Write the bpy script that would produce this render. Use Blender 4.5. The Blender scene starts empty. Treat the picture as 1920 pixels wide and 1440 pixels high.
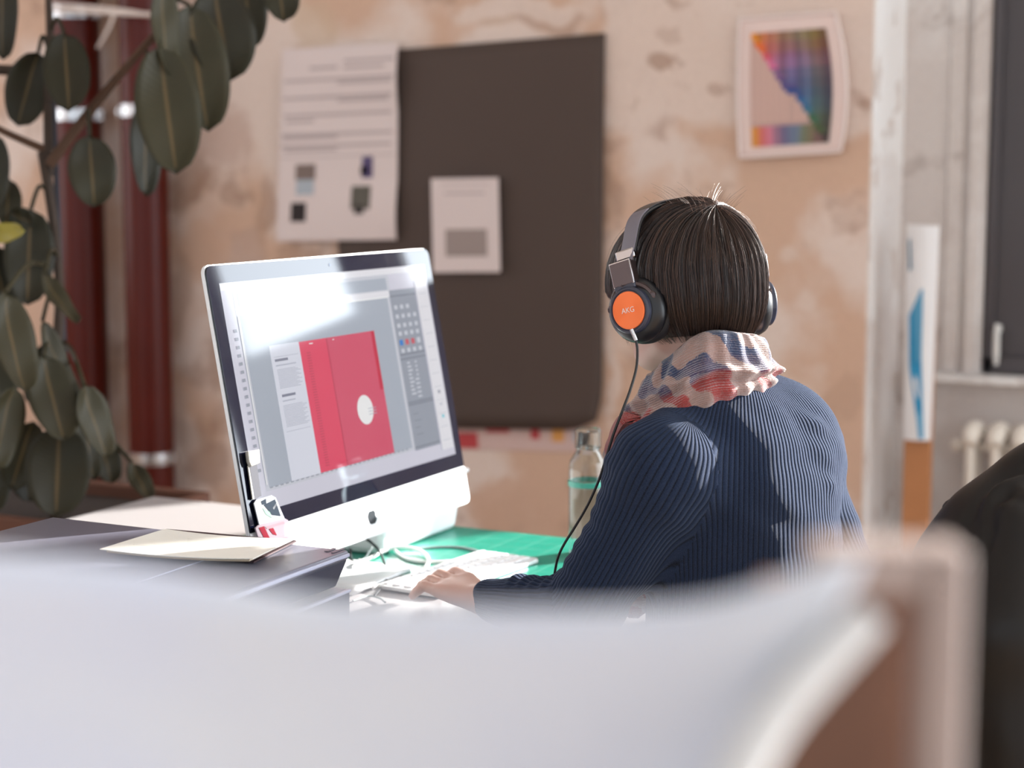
import bpy, math, random
import numpy as np
from mathutils import Vector, Matrix
random.seed(7); rng = np.random.default_rng(7)
S = bpy.context.scene
COL = S.collection
# ------------------------------------------------------------------ camera
FPX, YAW, PITCH, ROLL, CAMH = 3274.0, 0.46195, 0.11979, 0.0011, 1.39
FOCUS = 2.37
fw = np.array([-math.sin(YAW)*math.cos(PITCH), math.cos(YAW)*math.cos(PITCH), -math.sin(PITCH)])
_r = np.array([math.cos(YAW), math.sin(YAW), 0.0]); _u = np.cross(_r, fw)
rt = math.cos(ROLL)*_r + math.sin(ROLL)*_u; up = -math.sin(ROLL)*_r + math.cos(ROLL)*_u
CO = np.array([0, 0, CAMH])
cam = bpy.data.cameras.new('camera'); camo = bpy.data.objects.new('camera', cam); COL.objects.link(camo)
camo.matrix_world = Matrix(((rt[0], up[0], -fw[0], 0), (rt[1], up[1], -fw[1], 0), (rt[2], up[2], -fw[2], CAMH), (0, 0, 0, 1)))
cam.sensor_width = 36; cam.lens = FPX/1920*36; cam.clip_start = 0.05
cam.dof.use_dof = True; cam.dof.focus_distance = FOCUS; cam.dof.aperture_fstop = 3.0
S.camera = camo
# ------------------------------------------------------------------ light
S.view_settings.view_transform = 'Standard'; S.view_settings.look = 'None'
S.view_settings.exposure = 0.2; S.view_settings.gamma = 1; S.view_settings.use_curve_mapping = False
SUN_TO = Vector((0.55, 0.82, 0.30)).normalized()
sun = bpy.data.lights.new('sun', 'SUN'); sun.energy = 20.0; sun.angle = math.radians(0.8); sun.color = (1.0, 0.955, 0.9)
suno = bpy.data.objects.new('sun', sun); COL.objects.link(suno)
suno.rotation_euler = SUN_TO.to_track_quat('Z', 'Y').to_euler(); suno.location = (3, 8, 5)
W = bpy.data.worlds.new('sky'); S.world = W; W.use_nodes = True
nt = W.node_tree; nt.nodes.clear()
def wn(t, **k):
    n = nt.nodes.new(t)
    for a, b in k.items(): setattr(n, a, b)
    return n
tc = wn('ShaderNodeTexCoord'); dp = wn('ShaderNodeVectorMath', operation='DOT_PRODUCT')
sd = Vector((0.55, 0.82, 0.16)).normalized(); dp.inputs[1].default_value = sd
nt.links.new(tc.outputs['Generated'], dp.inputs[0])
cr = wn('ShaderNodeValToRGB'); nt.links.new(dp.outputs['Value'], cr.inputs[0])
cr.color_ramp.elements[0].position = 0.3; cr.color_ramp.elements[0].color = (0.12, 0.12, 0.12, 1)
cr.color_ramp.elements[1].position = 0.8; cr.color_ramp.elements[1].color = (1, 1, 1, 1)
mu = wn('ShaderNodeMath', operation='MULTIPLY'); nt.links.new(cr.outputs[0], mu.inputs[0]); mu.inputs[1].default_value = 9.5
bg = wn('ShaderNodeBackground'); bg.inputs[0].default_value = (0.85, 0.925, 1.0, 1)
nt.links.new(mu.outputs[0], bg.inputs[1]); wo = wn('ShaderNodeOutputWorld'); nt.links.new(bg.outputs[0], wo.inputs[0])
S.cycles.max_bounces = 8; S.cycles.diffuse_bounces = 4; S.cycles.use_denoising = True
S.cycles.sample_clamp_indirect = 6.0

# ------------------------------------------------------------------ where a sight line of the photo meets the room
def ray(x, y): return fw + rt*(x-960)/FPX + up*(720-y)/FPX
def AT(x, y, D): return CO + ray(x, y)*D
def ONZ(x, y, z): d = ray(x, y); return CO + d*(z-CO[2])/d[2]
def ONY(x, y, Y): d = ray(x, y); return CO + d*(Y-CO[1])/d[1]
def c2w(x, d, z=0.0):   # right / away / up  ->  world direction
    v = np.array([math.cos(YAW), math.sin(YAW), 0])*x + np.array([-math.sin(YAW), math.cos(YAW), 0])*d + np.array([0, 0, z]); return v/np.linalg.norm(v)

# ------------------------------------------------------------------ materials
def lin(c):
    return tuple(((v/255)/12.92 if v/255 <= 0.04045 else ((v/255+0.055)/1.055)**2.4) for v in c)
MC = {}
def mat(name, rgb, rough=0.6, metal=0.0, spec=0.5, emit=None, es=1.0, trans=0.0, ior=1.5, coat=0.0, noise=0.0, nscale=20, bump=0.0, bscale=200, sheen=0.0, alpha=1.0):
    if name in MC: return MC[name]
    m = bpy.data.materials.new(name); m.use_nodes = True; t = m.node_tree; b = t.nodes['Principled BSDF']
    b.inputs['Base Color'].default_value = (*lin(rgb), 1); b.inputs['Roughness'].default_value = rough
    b.inputs['Metallic'].default_value = metal; b.inputs['Specular IOR Level'].default_value = spec
    b.inputs['Transmission Weight'].default_value = trans; b.inputs['IOR'].default_value = ior
    b.inputs['Coat Weight'].default_value = coat; b.inputs['Coat Roughness'].default_value = 0.05
    b.inputs['Sheen Weight'].default_value = sheen; b.inputs['Alpha'].default_value = alpha
    if emit: b.inputs['Emission Color'].default_value = (*lin(emit), 1); b.inputs['Emission Strength'].default_value = es
    if noise:
        tcn = t.nodes.new('ShaderNodeTexCoord'); n = t.nodes.new('ShaderNodeTexNoise'); n.inputs['Scale'].default_value = nscale; n.inputs['Detail'].default_value = 5
        t.links.new(tcn.outputs['Object'], n.inputs['Vector'])
        hs = t.nodes.new('ShaderNodeMapRange'); t.links.new(n.outputs['Fac'], hs.inputs[0]); hs.inputs[1].default_value = .25; hs.inputs[2].default_value = .75; hs.inputs[3].default_value = 1-noise; hs.inputs[4].default_value = 1+noise
        mx = t.nodes.new('ShaderNodeVectorMath'); mx.operation = 'SCALE'; mx.inputs[0].default_value = lin(rgb); t.links.new(hs.outputs[0], mx.inputs['Scale']); t.links.new(mx.outputs[0], b.inputs['Base Color'])
    if bump:
        tcn = t.nodes.new('ShaderNodeTexCoord'); n = t.nodes.new('ShaderNodeTexNoise'); n.inputs['Scale'].default_value = bscale; n.inputs['Detail'].default_value = 4
        t.links.new(tcn.outputs['Object'], n.inputs['Vector'])
        bp = t.nodes.new('ShaderNodeBump'); bp.inputs['Strength'].default_value = bump; bp.inputs['Distance'].default_value = 0.002
        t.links.new(n.outputs['Fac'], bp.inputs['Height']); t.links.new(bp.outputs[0], b.inputs['Normal'])
    MC[name] = m; return m

class NG:  # small node helper
    def __init__(s, name, rough=0.8):
        s.m = bpy.data.materials.new(name); s.m.use_nodes = True; s.t = s.m.node_tree; s.b = s.t.nodes['Principled BSDF']; s.b.inputs['Roughness'].default_value = rough
        s.co = s.t.nodes.new('ShaderNodeTexCoord').outputs['Object']
    def put(s, sock, v):
        if hasattr(v, 'links'): s.t.links.new(v, sock)
        elif v is not None: sock.default_value = (*v, 1) if sock.type == 'RGBA' and len(v) == 3 else v
    def math(s, op, a, b=None, c=None, clamp=False):
        n = s.t.nodes.new('ShaderNodeMath'); n.operation = op; n.use_clamp = clamp
        s.put(n.inputs[0], a)
        if b is not None: s.put(n.inputs[1], b)
        if c is not None: s.put(n.inputs[2], c)
        return n.outputs[0]
    def vmath(s, op, a, b=None):
        n = s.t.nodes.new('ShaderNodeVectorMath'); n.operation = op; s.put(n.inputs[0], a)
        if b is not None: s.put(n.inputs[1], b)
        return n.outputs['Value'] if op in ('LENGTH', 'DISTANCE', 'DOT_PRODUCT') else n.outputs[0]
    def noise(s, scale, det=4, v=None, rough=0.5, dist=0.0, col=False):
        n = s.t.nodes.new('ShaderNodeTexNoise'); n.inputs['Scale'].default_value = scale; n.inputs['Detail'].default_value = det; n.inputs['Roughness'].default_value = rough; n.inputs['Distortion'].default_value = dist
        s.t.links.new(v if v is not None else s.co, n.inputs['Vector']); return n.outputs['Color' if col else 'Fac']
    def rng(s, v, a, b, c=0.0, d=1.0):
        n = s.t.nodes.new('ShaderNodeMapRange'); s.put(n.inputs[0], v)
        for i, q in enumerate((a, b, c, d)): s.put(n.inputs[i+1], q)
        return n.outputs[0]
    def mix(s, f, a, b):
        n = s.t.nodes.new('ShaderNodeMix'); n.data_type = 'RGBA'; s.put(n.inputs[0], f)
        s.put(n.inputs[6], (*a, 1) if isinstance(a, tuple) else a); s.put(n.inputs[7], (*b, 1) if isinstance(b, tuple) else b); return n.outputs[2]
    def xyz(s, v=None):
        n = s.t.nodes.new('ShaderNodeSeparateXYZ'); s.t.links.new(v if v is not None else s.co, n.inputs[0]); return n.outputs
    def bump(s, h, dist=0.002, st=0.5, nrm=None):
        n = s.t.nodes.new('ShaderNodeBump'); n.inputs['Strength'].default_value = st; n.inputs['Distance'].default_value = dist; s.put(n.inputs['Height'], h)
        if nrm is not None: s.put(n.inputs['Normal'], nrm)
        return n.outputs[0]
    def attr(s, name):
        n = s.t.nodes.new('ShaderNodeAttribute'); n.attribute_name = name; return n.outputs
    def color(s, c): s.put(s.b.inputs['Base Color'], c)
    def normal(s, c): s.put(s.b.inputs['Normal'], c)

# ------------------------------------------------------------------ object helpers
def tag(o, label=None, cat=None, group=None, kind=None):
    if label: o['label'] = label
    if cat: o['category'] = cat
    if group: o['group'] = group
    if kind: o['kind'] = kind
    return o
def thing(name, label, cat, loc=(0, 0, 0), group=None):
    o = bpy.data.objects.new(name, None); COL.objects.link(o); o.location = loc; o.empty_display_size = 0.05
    bpy.context.view_layer.update()
    return tag(o, label, cat, group)
class MB:
    def __init__(s): s.v = []; s.f = []; s.mi = []
    def add(s, vs, fs, mi=0):
        k = len(s.v); s.v += [tuple(map(float, q)) for q in vs]; s.f += [tuple(k+i for i in f) for f in fs]; s.mi += [mi]*len(fs); return s
    def box(s, c, d, R=None, mi=0):
        c = np.array(c, float); d = np.array(d, float)/2; R = np.eye(3) if R is None else np.array(R)
        vs = [c + R @ (np.array(q)*d) for q in ((-1,-1,-1),(1,-1,-1),(1,1,-1),(-1,1,-1),(-1,-1,1),(1,-1,1),(1,1,1),(-1,1,1))]
        return s.add(vs, [(0,3,2,1),(4,5,6,7),(0,1,5,4),(1,2,6,5),(2,3,7,6),(3,0,4,7)], mi)
    def frustum(s, a, b, ra, rb, n=32, mi=0, cap=True):
        return s.lathe(a, np.array(b, float)-np.array(a, float), [(ra, 0), (rb, 1)], n, mi, cap)
    def lathe(s, o, ax, prof, n=48, mi=0, cap=True):
        o = np.array(o, float); ax = np.array(ax, float); z = ax/np.linalg.norm(ax)
        x = np.cross(z, (0, 0, 1) if abs(z[2]) < .9 else (1, 0, 0)); x /= np.linalg.norm(x); y = np.cross(z, x)
        vs = []
        for r, h in prof:
            for i in range(n):
                a = 2*math.pi*i/n; vs.append(o + ax*h + r*(x*math.cos(a) + y*math.sin(a)))
        fs = [(j*n+i, j*n+(i+1) % n, (j+1)*n+(i+1) % n, (j+1)*n+i) for j in range(len(prof)-1) for i in range(n)]
        if cap: fs += [tuple(range(n))[::-1], tuple((len(prof)-1)*n+i for i in range(n))]
        return s.add(vs, fs, mi)
    def tube(s, pts, r, n=8, mi=0, cat=True, steps=6):
        P = smooth(pts, steps) if cat else np.array(pts, float)
        m = len(P); R = np.interp(np.linspace(0, 1, m), np.linspace(0, 1, len(r)), r) if hasattr(r, '__len__') else np.full(m, r)
        T = np.gradient(P, axis=0); T /= np.linalg.norm(T, axis=1)[:, None]+1e-12
        nrm = np.cross(T[0], (0, 0, 1) if abs(T[0][2]) < .9 else (1, 0, 0)); vs = []
        for i in range(m):
            nrm = nrm - T[i]*(nrm @ T[i]); nrm /= np.linalg.norm(nrm)+1e-12; bn = np.cross(T[i], nrm)
            for k in range(n):
                a = 2*math.pi*k/n; vs.append(P[i] + R[i]*(nrm*math.cos(a)+bn*math.sin(a)))
        fs = [(j*n+i, j*n+(i+1) % n, (j+1)*n+(i+1) % n, (j+1)*n+i) for j in range(m-1) for i in range(n)]
        fs += [tuple(range(n))[::-1], tuple((m-1)*n+i for i in range(n))]
        return s.add(vs, fs, mi)
    def grid(s, P, mi=0, closeu=False, closev=False):
        nu, nv = P.shape[:2]; vs = P.reshape(-1, 3); fs = []
        for i in range(nu if closeu else nu-1):
            for j in range(nv if closev else nv-1):
                a, b = i, (i+1) % nu; c, d = j, (j+1) % nv; fs.append((a*nv+c, b*nv+c, b*nv+d, a*nv+d))
        return s.add(vs, fs, mi)
    def build(s, name, mats, parent=None, bevel=0, smoothf=True, solid=0, seg=2, sub=0, fix=True):
        me = bpy.data.meshes.new(name); me.from_pydata(s.v, [], s.f); me.update()
        if not isinstance(mats, (list, tuple)): mats = [mats]
        for m in mats: me.materials.append(m)
        me.polygons.foreach_set('material_index', s.mi)
        if fix:
            import bmesh
            b = bmesh.new(); b.from_mesh(me); bmesh.ops.recalc_face_normals(b, faces=b.faces); b.to_mesh(me); b.free()
        o = bpy.data.objects.new(name, me); COL.objects.link(o)
        if solid: md = o.modifiers.new('solid', 'SOLIDIFY'); md.thickness = solid; md.offset = 0
        if bevel: md = o.modifiers.new('bevel', 'BEVEL'); md.width = bevel; md.segments = seg; md.limit_method = 'ANGLE'
        if sub: md = o.modifiers.new('sub', 'SUBSURF'); md.levels = sub; md.render_levels = sub
        if smoothf:
            me.polygons.foreach_set('use_smooth', [True]*len(me.polygons))
            if not sub: me.set_sharp_from_angle(angle=math.radians(38))
        if parent is not None: o.parent = parent; o.matrix_parent_inverse = parent.matrix_world.inverted()
        return o
def smooth(pts, steps=6):
    P = np.array(pts, float); n = len(P)
    if n < 3: return P
    out = []
    for i in range(n-1):
        p0, p1, p2, p3 = P[max(i-1, 0)], P[i], P[i+1], P[min(i+2, n-1)]
        for k in range(steps):
            t = k/steps; out.append(.5*((2*p1)+(-p0+p2)*t+(2*p0-5*p1+4*p2-p3)*t*t+(-p0+3*p1-3*p2+p3)*t**3))
    out.append(P[-1]); return np.array(out)
def box_thing(name, c, d, m, label=None, cat=None, group=None, bevel=0.003, kind=None, R=None, parent=None):
    o = MB().box(c, d, R).build(name, m, parent, bevel=bevel); return tag(o, label, cat, group, kind)
def nrmz(v): v = np.array(v, float); return v/np.linalg.norm(v)

# ------------------------------------------------------------------ volume field + surface nets, for body, clothes and leather
class Field:
    def __init__(s, lo, hi, h):
        s.lo = np.array(lo, float); s.h = h; s.n = np.ceil((np.array(hi)-s.lo)/h).astype(int)+1
        s.F = np.full(s.n, 1.0, np.float32)
    def sub(s, lo, hi):
        a = np.clip(np.floor((np.array(lo)-s.lo)/s.h).astype(int), 0, s.n-1); b = np.clip(np.ceil((np.array(hi)-s.lo)/s.h).astype(int)+1, 1, s.n)
        ax = [s.lo[i]+s.h*np.arange(a[i], b[i], dtype=np.float32) for i in range(3)]
        return tuple(slice(a[i], b[i]) for i in range(3)), ax[0][:, None, None], ax[1][None, :, None], ax[2][None, None, :]
    def put(s, sl, d, k, op):
        f = s.F[sl]
        if op == 'cut': d = -d; q = np.clip(.5+.5*(d-f)/k, 0, 1); s.F[sl] = f+(d-f)*q+k*q*(1-q)
        else:
            hh = np.clip(.5+.5*(f-d)/k, 0, 1); s.F[sl] = f+(d-f)*hh-k*hh*(1-hh)
    def cap(s, a, b, ra, rb=None, k=.02, op='add'):
        rb = ra if rb is None else rb; a = np.array(a, float); b = np.array(b, float); m = max(ra, rb)+k+2*s.h
        sl, X, Y, Z = s.sub(np.minimum(a, b)-m, np.maximum(a, b)+m); d = b-a; L = float(d@d)+1e-12
        t = np.clip(((X-a[0])*d[0]+(Y-a[1])*d[1]+(Z-a[2])*d[2])/L, 0, 1)
        D = np.sqrt((X-a[0]-t*d[0])**2+(Y-a[1]-t*d[1])**2+(Z-a[2]-t*d[2])**2)-(ra+(rb-ra)*t)
        s.put(sl, D.astype(np.float32), k, op)
    def ell(s, c, r, R=None, k=.02, op='add'):
        c = np.array(c, float); r = np.array(r, float); R = np.eye(3) if R is None else np.array(R)   # rows of R: axes
        m = r.max()+k+2*s.h; sl, X, Y, Z = s.sub(c-m, c+m); X = X-c[0]; Y = Y-c[1]; Z = Z-c[2]
        q = [(X*R[i][0]+Y*R[i][1]+Z*R[i][2])/r[i] for i in range(3)]
        k0 = np.sqrt(q[0]**2+q[1]**2+q[2]**2)+1e-9; k1 = np.sqrt((q[0]/r[0])**2+(q[1]/r[1])**2+(q[2]/r[2])**2)+1e-9
        s.put(sl, (k0*(k0-1)/k1).astype(np.float32), k, op)
    def mesh(s):
        F = s.F; h = s.h; ins = F < 0; nx, ny, nz = F.shape
        def c(i, j, l): return (slice(i, nx-1+i), slice(j, ny-1+j), slice(l, nz-1+l))
        cnt = np.zeros((nx-1, ny-1, nz-1), np.int8)
        for i in (0, 1):
            for j in (0, 1):
                for l in (0, 1): cnt += ins[c(i, j, l)]
        act = (cnt > 0) & (cnt < 8); I = np.argwhere(act); idx = np.full(act.shape, -1, np.int32); idx[act] = np.arange(len(I))
        acc = np.zeros((len(I), 3)); num = np.zeros(len(I))
        cor = [(i, j, l) for i in (0, 1) for j in (0, 1) for l in (0, 1)]
        for A in cor:
            for a in range(3):
                if A[a] == 0:
                    B = list(A); B[a] = 1
                    fa = F[tuple((I+A).T)]; fb = F[tuple((I+B).T)]; cr_ = (fa < 0) != (fb < 0)
                    t = np.where(cr_, fa/np.where(cr_, fa-fb, 1), 0); P = np.array(A, float)[None, :].repeat(len(I), 0); P[:, a] += t
                    acc += P*cr_[:, None]; num += cr_
        V = s.lo+h*(I+acc/num[:, None]); Q = []
        for a in range(3):
            b, cc = (a+1) % 3, (a+2) % 3
            sA = [slice(None)]*3; sB = [slice(None)]*3; sA[a] = slice(0, -1); sB[a] = slice(1, None)
            E = np.argwhere(ins[tuple(sA)] != ins[tuple(sB)]); E = E[(E[:, b] > 0) & (E[:, cc] > 0) & (E[:, b] < F.shape[b]-1) & (E[:, cc] < F.shape[cc]-1)]
            w = ins[tuple(E.T)]; eb = np.zeros(3, int); eb[b] = 1; ec = np.zeros(3, int); ec[cc] = 1
            q = np.stack([idx[tuple((E-eb-ec).T)], idx[tuple((E-ec).T)], idx[tuple(E.T)], idx[tuple((E-eb).T)]], 1)
            q = np.where(w[:, None], q, q[:, ::-1]); Q.append(q)
        return V, np.concatenate(Q)
def relax(V, Q, n=2, lam=.5):
    e = np.concatenate([Q[:, [0, 1]], Q[:, [1, 2]], Q[:, [2, 3]], Q[:, [3, 0]]])
    for _ in range(n):
        a = np.zeros_like(V); c = np.zeros(len(V))
        for i in range(3): a[:, i] = np.bincount(e[:, 0], V[e[:, 1], i], len(V))+np.bincount(e[:, 1], V[e[:, 0], i], len(V))
        c = np.bincount(e[:, 0], minlength=len(V))+np.bincount(e[:, 1], minlength=len(V)); V = V+(a/c[:, None]-V)*lam
    return V
def normals(V, Q):
    n = np.cross(V[Q[:, 2]]-V[Q[:, 0]], V[Q[:, 3]]-V[Q[:, 1]]); N = np.zeros_like(V)
    for k in range(4):
        for i in range(3): N[:, i] += np.bincount(Q[:, k], n[:, i], len(V))
    return N/(np.linalg.norm(N, axis=1)[:, None]+1e-12)
def raw_obj(name, V, Q, m, parent=None, sm=True):
    me = bpy.data.meshes.new(name); V = np.asarray(V); Q = np.asarray(Q); k = Q.shape[1]
    me.vertices.add(len(V)); me.vertices.foreach_set('co', V.astype(np.float32).ravel())
    me.loops.add(Q.size); me.loops.foreach_set('vertex_index', Q.astype(np.int32).ravel())
    me.polygons.add(len(Q)); me.polygons.foreach_set('loop_start', np.arange(0, Q.size, k, dtype=np.int32)); me.polygons.foreach_set('loop_total', np.full(len(Q), k, np.int32))
    me.update(calc_edges=True); me.validate(); me.materials.append(m)
    if sm: me.polygons.foreach_set('use_smooth', [True]*len(me.polygons))
    o = bpy.data.objects.new(name, me); COL.objects.link(o)
    if parent is not None: o.parent = parent; o.matrix_parent_inverse = parent.matrix_world.inverted()
    return o

# ================================================================== THE ROOM
YW = 5.0; YN = 5.35; XC = ONY(1633, 300, YW)[0]; ZC = 3.6
def plaster(name, base, light, dark, blobs=(), split=None, sc=1.6, fine=1.0):
    g = NG(name, 0.85); dn = g.noise(3.0, 4, col=True); off = g.vmath('SUBTRACT', dn, (0.5, 0.5, 0.5)); offs = g.t.nodes.new('ShaderNodeVectorMath'); offs.operation = 'SCALE'; g.t.links.new(off, offs.inputs[0]); offs.inputs['Scale'].default_value = .28
    P = g.vmath('ADD', g.co, offs.outputs[0])
    n1 = g.noise(sc, 5, P); c = g.mix(g.rng(n1, .47, .56), base, light)
    n2 = g.noise(sc*2.3, 6, P, .6); c = g.mix(g.rng(n2, .57, .64, 0, .6), c, dark)
    if split:
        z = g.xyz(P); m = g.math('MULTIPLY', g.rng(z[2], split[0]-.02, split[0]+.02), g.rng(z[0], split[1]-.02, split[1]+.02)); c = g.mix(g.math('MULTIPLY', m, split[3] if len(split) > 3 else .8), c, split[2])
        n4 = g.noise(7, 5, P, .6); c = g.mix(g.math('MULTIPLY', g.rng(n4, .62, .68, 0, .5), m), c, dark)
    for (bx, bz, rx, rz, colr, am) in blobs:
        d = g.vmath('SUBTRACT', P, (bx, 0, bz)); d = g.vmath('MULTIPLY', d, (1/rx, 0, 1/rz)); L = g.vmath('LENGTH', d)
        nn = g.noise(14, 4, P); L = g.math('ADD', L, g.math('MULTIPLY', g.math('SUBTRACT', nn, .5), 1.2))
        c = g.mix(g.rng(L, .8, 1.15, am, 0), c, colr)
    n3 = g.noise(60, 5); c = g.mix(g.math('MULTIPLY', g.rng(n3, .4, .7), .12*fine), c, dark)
    g.color(c); g.normal(g.bump(g.math('ADD', n2, g.math('MULTIPLY', n3, .2)), .01, .35)); return g.m
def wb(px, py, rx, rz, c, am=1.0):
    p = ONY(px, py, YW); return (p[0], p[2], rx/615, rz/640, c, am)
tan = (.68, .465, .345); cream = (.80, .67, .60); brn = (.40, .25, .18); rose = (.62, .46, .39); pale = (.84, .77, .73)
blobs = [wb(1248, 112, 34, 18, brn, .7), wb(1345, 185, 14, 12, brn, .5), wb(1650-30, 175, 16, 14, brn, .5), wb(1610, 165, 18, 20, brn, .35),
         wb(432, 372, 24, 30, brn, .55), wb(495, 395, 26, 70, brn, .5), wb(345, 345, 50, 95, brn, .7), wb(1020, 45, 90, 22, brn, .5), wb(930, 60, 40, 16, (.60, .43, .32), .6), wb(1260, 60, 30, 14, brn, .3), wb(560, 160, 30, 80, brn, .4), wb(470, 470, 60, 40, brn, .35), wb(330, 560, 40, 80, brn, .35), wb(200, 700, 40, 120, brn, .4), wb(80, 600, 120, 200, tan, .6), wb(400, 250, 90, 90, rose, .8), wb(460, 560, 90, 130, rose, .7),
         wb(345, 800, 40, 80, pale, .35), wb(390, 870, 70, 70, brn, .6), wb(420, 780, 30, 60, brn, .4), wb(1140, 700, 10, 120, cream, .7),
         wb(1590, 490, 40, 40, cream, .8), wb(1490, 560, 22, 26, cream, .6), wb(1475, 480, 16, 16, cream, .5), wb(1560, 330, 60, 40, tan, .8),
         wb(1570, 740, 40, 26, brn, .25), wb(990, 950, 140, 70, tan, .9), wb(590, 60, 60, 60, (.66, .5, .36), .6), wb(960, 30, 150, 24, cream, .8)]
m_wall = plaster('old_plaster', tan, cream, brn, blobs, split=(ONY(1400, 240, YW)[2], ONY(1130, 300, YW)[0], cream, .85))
m_wall2 = plaster('niche_plaster', (.66, .60, .57), (.76, .72, .70), (.40, .34, .31), sc=2.2)
m_white_plaster = plaster('white_plaster', (.88, .87, .86), (.90, .90, .90), (.5, .42, .38), sc=3.5, fine=.6)
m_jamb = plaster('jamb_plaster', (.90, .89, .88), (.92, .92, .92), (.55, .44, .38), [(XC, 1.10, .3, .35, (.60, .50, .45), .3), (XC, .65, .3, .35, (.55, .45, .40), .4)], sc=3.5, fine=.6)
m_ceiling = mat('ceiling_paint', (225, 222, 218), .9, noise=.05, nscale=3)
m_floor = NG('floor_boards', .5)
q = m_floor.xyz(); st = m_floor.math('FRACT', m_floor.math('MULTIPLY', q[1], 7.0)); gap = m_floor.rng(st, 0, .03, 1, 0)
cx = m_floor.t.nodes.new('ShaderNodeCombineXYZ'); m_floor.put(cx.inputs[0], m_floor.math('MULTIPLY', q[0], .6)); m_floor.put(cx.inputs[1], m_floor.math('MULTIPLY', q[1], 9))
gn = m_floor.noise(3, 6, cx.outputs[0]); m_floor.color(m_floor.mix(gap, m_floor.mix(gn, (.28, .18, .11), (.42, .30, .2)), (.08, .05, .03))); m_floor = m_floor.m
XL, XR, YB = -6.0, 5.6, -3.0
def wall(name, boxes, m):
    b = MB()
    for lo, hi in boxes: b.box((np.array(lo)+np.array(hi))/2, np.array(hi)-np.array(lo))
    return tag(b.build(name, m, smoothf=False), kind='structure')
wall('floor', [((XL, YB, -.1), (XR, 6.2, 0))], m_floor)
wall('ceiling', [((XL, YB, ZC), (XR, 5.9, ZC+.1))], m_ceiling)
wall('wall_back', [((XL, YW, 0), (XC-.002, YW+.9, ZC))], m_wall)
wall('wall_left', [((XL-.2, YB, 0), (XL, 1.6, ZC)), ((XL-.2, 4.4, 0), (XL, YW+.9, ZC)), ((XL-.2, 1.6, 0), (XL, 4.4, .9)), ((XL-.2, 1.6, 3.0), (XL, 4.4, ZC))], m_wall)
# daylight of the left-hand window
al = bpy.data.lights.new('left_window_daylight', 'AREA'); al.shape = 'RECTANGLE'; al.size = 2.0; al.size_y = 2.6; al.energy = 20; al.color = (1.0, .94, .9)
alo = bpy.data.objects.new('left_window_daylight', al); COL.objects.link(alo); alo.location = (XL-.1, 3.0, 1.95); alo.rotation_euler = (0, math.radians(-90), 0)
# the plastered jamb beside the niche
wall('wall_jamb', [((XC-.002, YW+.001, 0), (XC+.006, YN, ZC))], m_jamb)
# window wall: opening list (x0, x1, z0, z1)
ZS = ONY(1850, 702, YN)[2]
XD0 = ONY(1851, 300, YN)[0]; XD1 = XD0+.58
ops = [(XD0, XD1, ZS, 2.9), (-.36, .12, 1.56, 2.95), (.32, .91, 1.56, 2.95), (.99, 3.2, 1.0, 3.2), (3.35, 4.9, 1.0, 3.2)]
bx = []; xs = [XC+.006]
edges = [XC+.006]
for o_ in ops: edges += [o_[0], o_[1]]
edges += [XR]
for i in range(0, len(edges), 2): bx.append(((edges[i], YN, 0), (edges[i+1], YN+.12, ZC)))
for x0, x1, z0, z1 in ops: bx += [((x0, YN, 0), (x1, YN+.12, z0)), ((x0, YN, z1), (x1, YN+.12, ZC))]
wall('wall_window', bx, m_wall2)
m_frame_dark = mat('dark_window_paint', (74, 69, 72), .45, noise=.06, nscale=2)
m_frame_w = mat('white_window_paint', (225, 225, 222), .4)
m_glass = mat('clear_glass', (255, 255, 255), .0, trans=1.0, ior=1.02, spec=.3)
for n, (x0, x1, z0, z1) in enumerate(ops[1:], 2):
    w = thing('window_%d' % n, None, None, ((x0+x1)/2, YN+.2, z0)); w['kind'] = 'structure'
    b = MB(); yy = YN+.07; t = .022
    for xx in (x0+t/2, x1-t/2): b.box((xx, yy, (z0+z1)/2), (t, .06, z1-z0))
    for zz in (z0+t/2, z1-t/2, z0+(z1-z0)*.93): b.box(((x0+x1)/2, yy, zz), (x1-x0-2*t, .055, t*.8))
    b.build('window_frame', m_frame_w, w, bevel=.004)
# dark closed casement with white handle
w = thing('window_1', None, None, ((XD0+XD1)/2, YN+.02, ZS)); w['kind'] = 'structure'
b = MB(); b.box(((XD0+XD1)/2, YN+.045, (ZS+2.9)/2), (XD1-XD0, .04, 2.9-ZS)); b.build('casement', m_frame_dark, w, bevel=.004)
b = MB(); b.box((XD0+.02, YN+.02, (ZS+2.9)/2), (.03, .03, 2.9-ZS)); b.box((XD0+.25, YN+.02, ZS+.03), (.5, .03, .05)); b.build('casement_frame', m_frame_dark, w, bevel=.004)
hp = ONY(1869, 645, YN-.03)
b = MB(); b.tube([hp+(0, 0, .06), hp+(0, -.006, .03), hp+(0, -.006, -.03), hp+(0, 0, -.062)], [.007, .010, .010, .007], 12); b.box(hp+(0, .02, .045), (.016, .03, .02)); tag(b.build('window_handle', m_frame_w, w), 'white window handle')
# casing, sill
tr = MB(); xa = ONY(1762, 300, YN-.03)[0]; xb = ONY(1815, 300, YN-.03)[0]
tr.box(((XD0+xb)/2-.005, YN-.008, (ZS+2.95)/2), (XD0-xb-.01, .03, 2.95-ZS)); tr.box(((xa+xb)/2, YN-.004, (ZS+2.95)/2), (.05, .016, 2.95-ZS))
tag(tr.build('trim_1', m_wall2, bevel=.006), kind='structure')
tag(MB().box(((XC+.05+XD1)/2, YN-.035, ZS-.012), (XD1-XC-.06, .10, .022)).build('trim_2', m_white_plaster, bevel=.006), kind='structure')

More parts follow.
